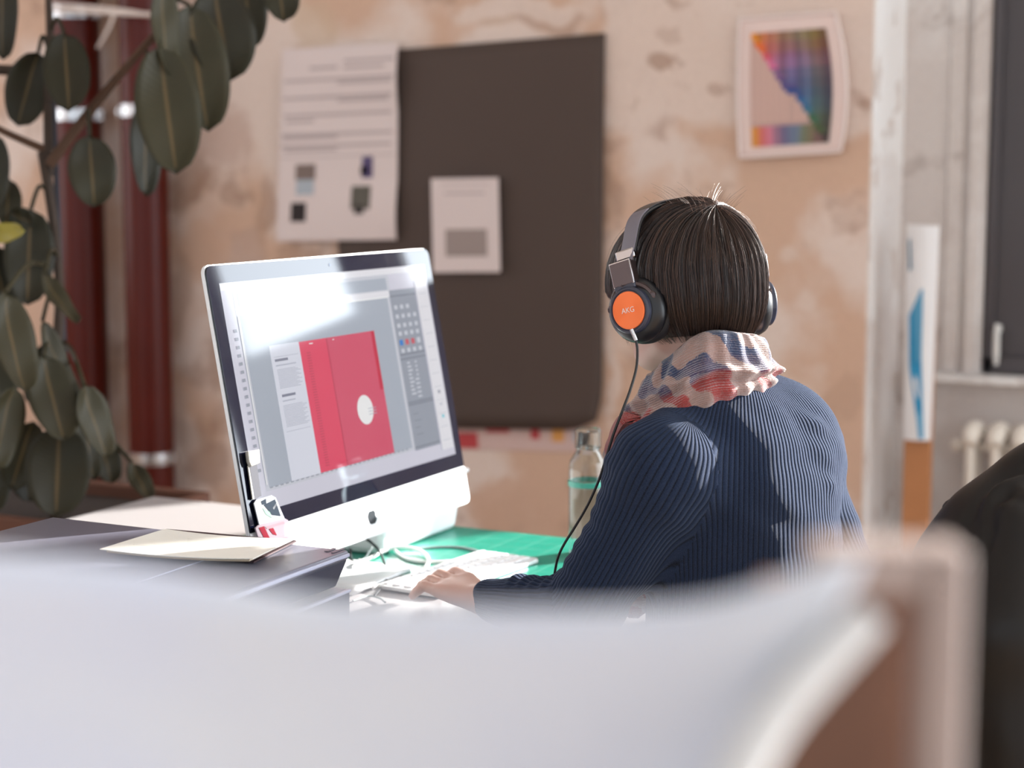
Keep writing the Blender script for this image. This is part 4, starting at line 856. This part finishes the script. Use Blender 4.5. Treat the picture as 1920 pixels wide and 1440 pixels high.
# ------------------------------------------------------------------ headphones
m_hp = mat('black_plastic', (22, 23, 27), .35, bump=.0); m_hp2 = mat('charcoal_rubber', (26, 27, 32), .6); m_grey = mat('grey_band', (112, 108, 118), .5, bump=.15, bscale=900); m_brz = mat('smoked_metal', (88, 76, 76), .25, metal=.7); m_sil = mat('polished_steel', (200, 196, 196), .18, metal=1)
g = NG('brushed_orange_metal', .30); g.color(lin((244, 124, 70))); g.b.inputs['Metallic'].default_value = .55; g.b.inputs['Anisotropic'].default_value = .8; m_or = g.m
tn = g.t.nodes.new('ShaderNodeTangent'); tn.direction_type = 'RADIAL'; tn.axis = 'Z'; g.t.links.new(tn.outputs[0], g.b.inputs['Tangent'])
hp = thing('headphones', 'large black over-ear headphones with orange metal discs worn by the seated person', 'headphones', HC)
def cup(P0, n, side):
    n = nrmz(n); E1 = nrmz(np.cross(TU, n)); E2 = np.cross(n, E1); an = math.radians(17)*side; e1 = E1*math.cos(an)+E2*math.sin(an); e2 = E2*math.cos(an)-E1*math.sin(an)
    def D(x, y, z): return P0+e1*x+e2*y+n*z
    MB().lathe(P0, n, [(.030, -.052), (.046, -.051), (.0478, -.044), (.0478, -.036), (.045, -.031), (.043, -.030)], 48).build('ear_pad', m_hp2, hp)
    MB().lathe(P0, n, [(.043, -.031), (.0455, -.027), (.0455, -.021), (.042, -.014), (.036, -.010), (.033, -.009)], 48).build('cup_shell', m_hp, hp)
    MB().lathe(P0, n, [(.030, -.012), (.0325, -.009), (.0325, -.0025), (.0305, -.0006), (.0285, -.0006), (.0275, -.002)], 48).build('cup_ring', mat('graphite_ring', (52, 55, 70), .3), hp)
    # disc in own local frame so the brushed direction is radial
    R = Matrix(np.array([[*e1, 0], [*e2, 0], [*n, 0], [0, 0, 0, 1]]).T.tolist()) if False else Matrix(((e1[0], e2[0], n[0], P0[0]), (e1[1], e2[1], n[1], P0[1]), (e1[2], e2[2], n[2], P0[2]), (0, 0, 0, 1)))
    o = MB().lathe((0, 0, -.0045), (0, 0, 1), [(.0262, 0), (.0262, .004), (.0255, .0048), (.0005, .0050)], 64).build('metal_disc', m_or, None); o.matrix_world = R; o.parent = hp; o.matrix_parent_inverse = hp.matrix_world.inverted(); tag(o, 'orange brushed metal disc')
    if side > 0:
        tx = bpy.data.curves.new('maker_mark', 'FONT'); tx.body = 'AKG'; tx.size = .0105; tx.align_x = 'CENTER'; tx.align_y = 'CENTER'; tx.extrude = .0002
        to = bpy.data.objects.new('maker_mark', tx); COL.objects.link(to); bpy.context.view_layer.update()
        me = bpy.data.meshes.new_from_object(to.evaluated_get(bpy.context.evaluated_depsgraph_get())); bpy.data.objects.remove(to)
        mo = bpy.data.objects.new('maker_mark', me); COL.objects.link(mo); me.materials.clear(); me.materials.append(mat('mark_white', (235, 215, 210), .4))
        mo.matrix_world = R @ Matrix.Rotation(math.radians(-4), 4, 'Z') @ Matrix.Translation((0, 0, .0008)); mo.parent = hp; mo.matrix_parent_inverse = hp.matrix_world.inverted()
    # yoke arc around the top of the ring
    for a0, a1 in ((20, 92), (92, 165)):
        arc = [D(.0365*math.cos(math.radians(a)), .0365*math.sin(math.radians(a)), -.006-.010*abs(math.cos(math.radians(a)))) for a in np.linspace(a0, a1, 9)]
        MB().tube(arc, [.0050, .0045, .0045], 8, cat=False).build('yoke', m_brz, hp)
    for a in (20, 165): MB().lathe(D(.0365*math.cos(math.radians(a)), .0365*math.sin(math.radians(a)), -.016), n, [(.006, -.004), (.0062, .004), (.0035, .0055), (.0005, .0055)], 20).build('hinge_screw', m_brz, hp)
    return D, e1, e2, n
nl = c2w(-.616, -.788, .03); DL, e1, e2, n1 = cup(AT(1178, 582, 2.385), nl, 1)
sl = AT(1178, 582, 2.385)
# right cup, mirror of the left about the head plane
lp_ = sl-HC; ll = lp_ @ HL; ff = lp_ @ HF; uu = lp_ @ HU; nr = nl-2*(nl @ HL)*HL; Pr = H(-ll-.002, ff, uu); DR, r1, r2, n2 = cup(Pr, nr, -1)
# sliders: box and collar above each cup
def slider(D, e1, e2, n, s_):
    Rb = np.stack([e1, e2, n], 1)
    MB().box(D(0, .052, -.012), (.034, .033, .016), Rb).build('slider_block', m_brz, hp, bevel=.0025)
    MB().box(D(0, .052, -.0036), (.035, .0345, .0012), Rb).build('slider_trim', m_sil, hp, bevel=.0006)
    MB().box(D(0, .0515, -.0026), (.0325, .032, .0012), Rb).build('slider_face', mat('smoked_face', (92, 78, 80), .3), hp, bevel=.0006)
    MB().box(D(0, .0335, -.008), (.034, .010, .010), Rb).build('yoke_bridge', mat('graphite_ring', (52, 55, 70), .3), hp, bevel=.002)
    MB().box(D(.006*s_, .077, -.018), (.031, .014, .013), Rb).build('band_collar', m_sil, hp, bevel=.002)
slider(DL, e1, e2, n1, 1); slider(DR, r1, r2, n2, -1)
# band
def band(o_, w_, th_, name, m_, t0=0.0, t1=1.0):
    A0 = DL(.005, .070, -.020); A1 = DR(-.005, .070, -.020); pts = [A0, H(.105, .002, .046), H(.084, .012, .080), H(.046, .022, .0985), H(0, .024, .1040), H(-.046, .022, .0985), H(-.082, .012, .080), H(-.103, .002, .046), A1]
    c = smooth(pts, 8); n = len(c); c = c[int(t0*(n-1)):int(t1*(n-1))+1]; n = len(c); T = np.gradient(c, axis=0); P = np.zeros((n, 12, 3))
    for i in range(n):
        f = nrmz(HF+e1*0); t = nrmz(T[i]); f = nrmz(f-t*(f @ t)); nn_ = nrmz(np.cross(f, t)); nn_ = nn_ if nn_ @ (c[i]-HC) > 0 else -nn_
        for j in range(12):
            a = 2*math.pi*j/12; ca, sa = math.cos(a), math.sin(a); P[i, j] = c[i]+f*w_*math.copysign(abs(ca)**.45, ca)+nn_*(th_*math.copysign(abs(sa)**.6, sa)+o_)
    b = MB(); b.grid(P, 0, False, True); b.add(list(P[0]), [tuple(range(12))]); b.add(list(P[-1]), [tuple(range(12))]); return b.build(name, m_, hp)
band(.0, .0135, .0035, 'headband_pad', m_hp); band(.0042, .0150, .0016, 'headband', m_grey, .0, .30); band(.0042, .0150, .0016, 'headband', m_hp, .30, .72); band(.0042, .0150, .0016, 'headband', m_grey, .72, 1.0)
# jack and cord
j0 = AT(1184, 617, 2.372); j1 = AT(1193, 638, 2.372)
MB().tube([j0, (j0+j1)/2, j1], [.0028, .0030, .0026], 12).build('strain_relief', m_sil, hp)
pts = [(1191, 634, 2.372), (1195, 655, 2.37), (1193, 690, 2.36), (1182, 730, 2.35), (1167, 770, 2.345), (1150, 815, 2.35), (1136, 860, 2.36), (1123, 900, 2.38), (1103, 945, 2.40), (1080, 985, 2.42), (1058, 1020, 2.43), (1046, 1046, 2.44), (1040, 1075, 2.46)]
MB().tube([AT(*p) for p in pts], .0019, 8).build('cord', mat('black_cord', (20, 18, 20), .5), hp)

# ------------------------------------------------------------------ seats
m_stool = mat('grey_fabric', (90, 90, 94), .9)
st = thing('office_stool', 'low grey swivel stool under the seated person', 'stool', (HPc[0], HPc[1], 0))
MB().lathe((HPc[0], HPc[1], .40), (0, 0, 1), [(.02, 0), (.19, 0), (.21, .02), (.21, .05), (.19, .068), (.02, .07)], 40).build('seat', m_stool, st)
MB().frustum((HPc[0], HPc[1], .06), (HPc[0], HPc[1], .40), .028, .022, 20).build('gas_column', m_steel, st)
for i in range(5):
    a = 2*math.pi*i/5; e = np.array((math.cos(a), math.sin(a), 0)); c0 = np.array((HPc[0], HPc[1], 0))
    lg = MB().tube([c0+(0, 0, .09), c0+e*.15+(0, 0, .08), c0+e*.28+(0, 0, .06)], [.022, .018, .014], 10); lg.build('leg', m_steel, st)
    MB().lathe(c0+e*.28+np.cross(e, TU)*-.012+(0, 0, .027), np.cross(e, TU), [(.01, 0), (.027, .002), (.027, .022), (.01, .024)], 20).build('caster', m_hp, st)

# right-hand chair and leather jacket
JC = c2w(1, 0); JA = c2w(0, 1); jc0 = AT(2010, 1100, 2.24)
ch = thing('office_chair', 'chair at the right edge hidden under a black leather jacket', 'chair', (jc0[0], jc0[1], 0))
RJ = np.stack([JC, JA, TU], 1)
zb = jc0[2]
MB().box((jc0[0], jc0[1], .80), (.34, .04, .36), RJ).build('backrest', m_hp2, ch, bevel=.018, seg=4)
sc_ = jc0-JA*0.0; MB().box(np.array((jc0[0], jc0[1], .455))-JA*.25+(0, 0, 0), (.46, .44, .07), RJ).build('seat', m_hp2, ch, bevel=.02, seg=4)
MB().tube([np.array((jc0[0], jc0[1], .66)), np.array((jc0[0], jc0[1], .52))-JA*.02, np.array((jc0[0], jc0[1], .43))-JA*.16], .02, 10).build('back_support', m_steel, ch)
cb = np.array((jc0[0], jc0[1], 0))-JA*.25
MB().frustum(cb+(0, 0, .07), cb+(0, 0, .43), .028, .024, 20).build('gas_column', m_steel, ch)
for i in range(5):
    a = 2*math.pi*i/5+.3; e = np.array((math.cos(a), math.sin(a), 0)); MB().tube([cb+(0, 0, .09), cb+e*.15+(0, 0, .08), cb+e*.28+(0, 0, .06)], [.022, .018, .014], 10).build('leg', m_steel, ch)
    MB().lathe(cb+e*.28+np.cross(e, TU)*-.012+(0, 0, .027), np.cross(e, TU), [(.01, 0), (.027, .002), (.027, .022), (.01, .024)], 20).build('caster', m_hp, ch)
F = Field(np.array((jc0[0], jc0[1], .40))-(.42, .36, 0), np.array((jc0[0], jc0[1], 1.15))+(.42, .36, 0), .006)
def J(px, py, D): return AT(px, py, D)
F.cap(J(1991, 935, 2.24), J(2106, 930, 2.24), .062, .065, .04)
F.cap(J(1981, 935, 2.23), J(1881, 1015, 2.21), .058, .060, .04); F.cap(J(1881, 1015, 2.21), J(1826, 1090, 2.19), .058, .062, .04); F.cap(J(1826, 1090, 2.19), J(1786, 1230, 2.18), .066, .08, .05); F.cap(J(1786, 1230, 2.18), J(1806, 1450, 2.18), .08, .08, .05)
F.cap(J(1935, 985, 2.14), J(1905, 1180, 2.09), .052, .050, .035); F.cap(J(1905, 1180, 2.09), J(1925, 1480, 2.09), .050, .042, .03); F.cap(J(2110, 985, 2.14), J(2140, 1180, 2.10), .052, .050, .035); F.cap(J(2140, 1180, 2.10), J(2120, 1480, 2.10), .050, .042, .03); F.cap(J(1975, 900, 2.20), J(2080, 900, 2.20), .045, .045, .02); F.ell(J(2036, 1180, 2.24), (.22, .09, .24), RJ.T, .06); F.ell(J(2036, 1430, 2.24), (.24, .09, .24), RJ.T, .06)
F.cap(J(2106, 930, 2.24), J(2266, 1090, 2.24), .065, .07, .04); F.cap(J(2266, 1090, 2.24), J(2306, 1430, 2.24), .07, .07, .05)
V, Q = F.mesh(); V = relax(V, Q, 3, .5); N = normals(V, Q); del F
d = np.zeros_like(V)
def fold2(p, q, w, amp):
    global d
    p = np.array(p); q = np.array(q); a = q-p; t = np.clip((V-p) @ a/(a @ a), 0, 1); r = V-(p+t[:, None]*a); r -= N*np.sum(r*N, 1)[:, None]*.8; ds = np.linalg.norm(r, axis=1)
    d = d+(amp*np.sin(np.pi*np.clip(t, .02, .98))*(np.exp(-(ds/w)**2)-.5*np.exp(-((ds-1.8*w)/w)**2)))[:, None]*N
fold2(J(1826, 1045, 2.14), J(1951, 910, 2.18), .010, .010); fold2(J(1876, 990, 2.15), J(2016, 908, 2.18), .012, .012); fold2(J(1886, 1040, 2.14), J(1986, 930, 2.16), .014, -.008)
fold2(J(1796, 1110, 2.12), J(1876, 990, 2.14), .008, .006); fold2(J(1926, 930, 2.17), J(1986, 970, 2.15), .010, .007)
V = V+d+(.0012*np.sin(V[:, 0]*30+V[:, 2]*40)*np.sin(V[:, 2]*25+V[:, 1]*30))[:, None]*N
V = relax(V, Q, 1, .3)
jm = mat('black_leather', (20, 18, 17), .46, spec=.3, bump=.06, bscale=260)
jk = tag(raw_obj('leather_jacket', V, Q, jm), 'black leather jacket with folded shoulder hanging over the chair at right', 'jacket')
seam = [J(1700, 1110, 2.105), J(1712, 1085, 2.11), J(1735, 1050, 2.12)]

# ------------------------------------------------------------------ foreground: canvas sling on a wooden stand
m_cnv = NG('white_canvas', .9); dd = m_cnv.vmath('DISTANCE', m_cnv.co, tuple(AT(245, 1262, .60))); n2_ = m_cnv.noise(30, 4)
d2 = m_cnv.vmath('DISTANCE', m_cnv.co, tuple(AT(735, 1445, .58)))
c0 = m_cnv.mix(m_cnv.rng(m_cnv.noise(9, 2), .35, .65), lin((188, 192, 206)), lin((196, 199, 206)))
c1 = m_cnv.mix(m_cnv.rng(m_cnv.math('ADD', dd, m_cnv.math('MULTIPLY', n2_, .004)), .004, .014, .8, 0), c0, lin((214, 170, 140))); c1 = m_cnv.mix(m_cnv.rng(d2, .003, .010, .5, 0), c1, lin((214, 180, 170))); m_cnv.color(c1); m_cnv = m_cnv.m
m_wd = mat('pale_birch', (142, 126, 120), .6, noise=.06, nscale=30); m_wdd = NG('brown_plywood', .6); q = m_wdd.noise(18, 5); m_wdd.color(m_wdd.mix(q, lin((80, 50, 35)), lin((108, 74, 56)))); m_wdd = m_wdd.m
stn = thing('sling_stand', 'out of focus pale wooden stand with brown panel in the nearest right foreground', 'stand', (AT(1780, 1200, .64)[0], AT(1780, 1200, .64)[1], 0))
SR = c2w(1, 0); SA = c2w(0, 1); RS_ = np.stack([SR, SA, TU], 1)
def ctr(p0, p1, D, th): a = AT(p0[0], p0[1], D); b_ = AT(p1[0], p1[1], D); return a, b_
ztop = AT(1700, 1036, .64)[2]; pr_ = AT(1783, 1100, .64); pw = 72/FPX*.64
post = MB(); post.box(np.array((pr_[0], pr_[1], ztop/2))+SA*.016, (pw, .032, ztop), RS_); post.build('post', m_wd, stn, bevel=.002)
zl = AT(1700, 1124, .64)[2]; rl_ = AT(1530, 1060, .64); rr_ = AT(1745, 1060, .64); mid = (rl_+rr_)/2; MB().box(np.array((mid[0], mid[1], (ztop+zl)/2))+SA*.016, (np.linalg.norm((rr_-rl_)[:2]), .030, ztop-zl), RS_).build('top_rail', m_wd, stn, bevel=.002)
pa = AT(1420, 1300, .70); pb_ = AT(1760, 1300, .70); mid = (pa+pb_)/2; zt_ = AT(1600, 1075, .70)[2]; MB().box(np.array((mid[0], mid[1], (zt_+.25)/2)), (np.linalg.norm((pb_-pa)[:2]), .012, zt_-.25), RS_).build('side_panel', m_wdd, stn, bevel=.001)
lft = AT(-420, 1100, .64); MB().box(np.array((lft[0], lft[1], ztop/2))+SA*.016, (pw, .032, ztop), RS_).build('post', m_wd, stn, bevel=.002)
mid = (lft+pr_)/2; MB().box(np.array((mid[0], mid[1], .12))+SA*.016, (np.linalg.norm((lft-pr_)[:2])-pw, .03, .05), RS_).build('stretcher', m_wd, stn, bevel=.002)
for p_ in (lft, pr_): MB().box(np.array((p_[0], p_[1], .015)), (.04, .30, .03), RS_).build('foot', m_wd, stn, bevel=.003)
# canvas
topc = smooth([(-430, 1026, 0), (-100, 1034, 0), (200, 1056, 0), (380, 1084, 0), (600, 1122, 0), (850, 1140, 0), (1100, 1142, 0), (1300, 1132, 0), (1430, 1100, 0), (1540, 1060, 0), (1610, 1046, 0)], 6)[:, :2]
cu = np.linspace(0, 1, len(topc)); nu_, nv_ = 60, 30; P = np.zeros((nu_+1, nv_+1, 3))
for i in range(nu_+1):
    u = i/nu_; tx_, ty_ = np.interp(u, cu, topc[:, 0]), np.interp(u, cu, topc[:, 1])
    for j in range(nv_+1):
        v = j/nv_; py = ty_+(3400-ty_)*v
        xr = 1620-max(0, (py-1060))*(.62 if py > 1440 else .60); px = tx_ if u < .6 else tx_+(xr-1610)*((u-.6)/.4)**1.5*1.0
        D = .600+.012*math.sin(u*5)+.02*math.sin(math.pi*min(1, v*2))
        P[i, j] = AT(px, py, D)
b = MB(); b.grid(P); csl = tag(b.build('canvas_sling', m_cnv, None, solid=.002), 'blurred white canvas sheet sagging across the whole near foreground', 'canvas')
hem = [AT(px, py, .590-.004*(py-1165)/700) for px, py in ((1634, 1150), (1600, 1186), (1545, 1240), (1493, 1294), (1440, 1362), (1395, 1440), (1335, 1560), (1240, 1800), (1150, 2100))]
tag(MB().tube(hem, [.006, .0082, .0085, .0085], 14).build('rolled_edge', mat('white_hem', (198, 198, 198), .9), csl), 'rolled white canvas edge')

# ------------------------------------------------------------------ rubber plant
g = NG('rubber_leaf', .5); u_ = g.attr('lu')[2]; mr = g.rng(g.math('ABSOLUTE', u_), .03, .09, 1, 0); nn = g.noise(12, 3); lc = g.attr('lc')[2]
base = g.mix(lc, lin((34, 31, 20)), lin((62, 56, 36))); base = g.mix(g.rng(nn, .3, .7, 0, .3), base, lin((42, 46, 28))); g.color(g.mix(g.math('MULTIPLY', mr, .6), base, lin((104, 84, 54)))); g.b.inputs['Specular IOR Level'].default_value = .3
g.normal(g.bump(g.math('ABSOLUTE', g.math('SINE', g.math('ADD', g.math('MULTIPLY', g.attr('lv')[2], 60), g.math('MULTIPLY', g.math('ABSOLUTE', u_), 8)))), .0015, .3)); m_leaf = g.m
m_stem = mat('woody_stem', (58, 44, 34), .8, noise=.15, nscale=30); m_branch = mat('brown_branch', (78, 52, 34), .75, noise=.1, nscale=30); m_yel = mat('yellow_leaf', (150, 140, 50), .5)
DP = 3.75
pl = thing('rubber_plant', 'tall rubber plant with large dark leaves standing at the left by the red pipes', 'plant', (*AT(105, 960, DP)[:2], .62))
MB().tube([AT(x, y, DP) for x, y in ((100, 985), (110, 900), (106, 700), (112, 560), (104, 450), (92, 360), (80, 285))], [.014, .013, .012, .010, .011, .012], 12).build('stem', m_stem, pl)
MB().tube([AT(x, y, DP) for x, y in ((92, 330), (90, 200), (94, 100), (92, 20), (88, -60))], [.011, .009, .007], 10).build('stem', m_stem, pl)
MB().tube([AT(x, y, DP-.02) for x, y in ((92, 310), (140, 245), (200, 170), (255, 105), (298, 58))], [.012, .011, .009, .008], 10).build('branch', m_branch, pl)
MB().tube([AT(x, y, DP) for x, y in ((88, 282), (50, 266), (0, 243), (-60, 210))], [.009, .008, .007], 10).build('branch', m_branch, pl)
MB().tube([AT(x, y, DP+.03) for x, y in ((-60, 128), (20, 132), (86, 138))], .012, 10).build('branch', m_stem, pl)
MB().tube([AT(x, y, DP+.05) for x, y in ((96, 100), (108, 400), (118, 600), (125, 800), (128, 960))], .006, 8).build('support_cane', m_bk, pl)
def leaf(bx, by, tx, ty, wpx, D=DP, tw=0.0, shade=.4, yel=False, att=None, droop=.15):
    B0 = AT(bx, by, D); T0 = AT(tx, ty, D-rng.uniform(-.05, .08)); L_ = np.linalg.norm(T0-B0); ax = (T0-B0)/L_
    view = nrmz(B0-CO); side = nrmz(np.cross(ax, view)); nrm = np.cross(side, ax); c_, s_ = math.cos(tw), math.sin(tw); sd2 = side*c_+nrm*s_; nr2 = np.cross(sd2, ax)
    w_ = wpx*.54/FPX*D/max(.35, abs(c_)); n, m = 16, 8; P = np.zeros((n+1, m+1, 3)); U = np.zeros((n+1, m+1)); Vv = np.zeros((n+1, m+1))
    for i in range(n+1):
        t = i/n; pr_f = (math.sin(math.pi*t**.95))**.48 if 0 < t < 1 else 0; pr_f += 0
        for j in range(m+1):
            u = (j/m-.5)*2; P[i, j] = B0+ax*L_*t+sd2*w_*u*pr_f+nr2*(-.25*w_*abs(u)**1.3*pr_f+droop*L_*math.sin(math.pi*t)*.5)+nr2*.003*math.sin(9*t+u*2); U[i, j] = u; Vv[i, j] = t
    b = MB(); b.grid(P); 
    npt = len(b.v)
    if att is not None: q0 = AT(att[0], att[1], DP); b.tube([q0, (q0+B0)/2+(0, 0, .03), B0], .0045, 6)
    o = b.build('leaf', m_yel if yel else m_leaf, pl, fix=False); nvv = len(o.data.vertices)
    for nm, arr, df in (('lu', U, 0), ('lv', Vv, 0)):
        a_ = o.data.attributes.new(nm, 'FLOAT', 'POINT'); x = np.full(nvv, .5, np.float32); x[:npt] = arr.ravel(); a_.data.foreach_set('value', x)
    a_ = o.data.attributes.new('lc', 'FLOAT', 'POINT'); a_.data.foreach_set('value', np.full(nvv, shade, np.float32))
    md = o.modifiers.new('solid', 'SOLIDIFY'); md.thickness = .0012
    return o
LV = [(120, 62, 130, 208, 80, 3.7, 0, .15, (95, 60)), (72, 98, 34, 236, 78, 3.75, .2, .2, (90, 90)), (8, -60, 6, 112, 52, 3.75, .3, .05, None), (168, 255, 178, 388, 82, 3.65, .1, .35, (165, 215)), (282, 165, 276, 368, 58, 3.8, .5, .15, (270, 90)),
      (300, 88, 332, 326, 112, 3.62, .1, .7, (290, 65)), (356, 10, 392, 246, 104, 3.7, .2, .6, (300, 50)), (402, -20, 432, 152, 116, 3.72, .1, .2, (310, 30)), (518, -60, 534, 40, 66, 3.75, .2, .15, None), (308, -40, 322, 142, 46, 3.66, .7, .8, (298, 55)),
      (352, 40, 372, 130, 60, 3.8, .1, .15, (298, 55)), (460, -70, 470, 92, 70, 3.8, .2, .2, None), (58, 392, 52, 572, 86, 3.72, .1, .15, (90, 360)), (10, 548, 50, 735, 72, 3.4, .55, .75, (95, 500)), (82, 668, 122, 826, 84, 3.5, .3, .55, (106, 640)),
      (112, 800, 106, 968, 112, 3.55, .1, .35, (108, 760)), (28, 725, -6, 880, 60, 3.45, .6, .9, None), (62, 790, 22, 918, 66, 3.6, .2, .3, None), (158, 722, 204, 856, 56, 3.5, .6, .8, (112, 650)), (84, 512, 146, 605, 30, 3.6, .8, .5, (108, 480)), (80, 600, 148, 752, 34, 3.55, .7, .6, (108, 560)),
      (190, 830, 212, 905, 50, 3.7, .3, .3, (130, 760)), (248, 868, 282, 935, 36, 3.7, .4, .3, (130, 800)), (18, 335, 14, 430, 46, 3.75, .3, .15, None), (-10, 460, 30, 640, 60, 3.7, .4, .1, None), (-20, 620, 10, 800, 70, 3.65, .3, .3, None), (160, 740, 178, 900, 44, 3.7, .5, .2, (118, 640)),
      (40, 850, 60, 940, 60, 3.8, .2, .1, None), (60, 420, 20, 400, 40, 3.7, .3, .1, None), (-10, 250, -20, 400, 60, 3.7, .2, .1, None), (0, 800, -10, 960, 60, 3.7, .4, .2, None), (100, 640, 60, 760, 60, 3.75, .3, .2, None), (68, 130, 20, 190, 50, 3.85, .4, .1, None)]
for a in LV: leaf(a[0], a[1], a[2], a[3], a[4], a[5], a[6], a[7], att=a[8])
leaf(-30, 440, 44, 432, 34, 3.6, .2, .9, yel=True)
# planter
m_plw = mat('terracotta_wood', (98, 60, 44), .6, noise=.12, nscale=8); m_soil = mat('dark_soil', (44, 32, 26), .95, noise=.3, nscale=60)
pf0 = AT(300, 975, 3.6); pc = AT(95, 950, 3.80); zr = AT(120, 948, 3.75)[2]
plt = thing('planter_box', 'reddish brown wooden planter box holding the rubber plant behind the desk', 'planter', (pc[0]-.15, pc[1], 0))
px0, px1, py0, py1 = pc[0]-.62, pc[0]+.24, pc[1]-.17, pc[1]+.24
for nm, c_, d_ in (('planter_side', ((px0+px1)/2, py0, zr/2), (px1-px0, .03, zr)), ('planter_side', ((px0+px1)/2, py1, zr/2), (px1-px0, .03, zr)), ('planter_side', (px0, (py0+py1)/2, zr/2), (.03, py1-py0-.03, zr)), ('planter_side', (px1, (py0+py1)/2, zr/2), (.03, py1-py0-.03, zr))):
    MB().box(c_, d_).build(nm, m_plw, plt, bevel=.005)
MB().box(((px0+px1)/2, (py0+py1)/2, zr-.09), (px1-px0-.03, py1-py0-.03, .12)).build('soil', m_soil, plt)
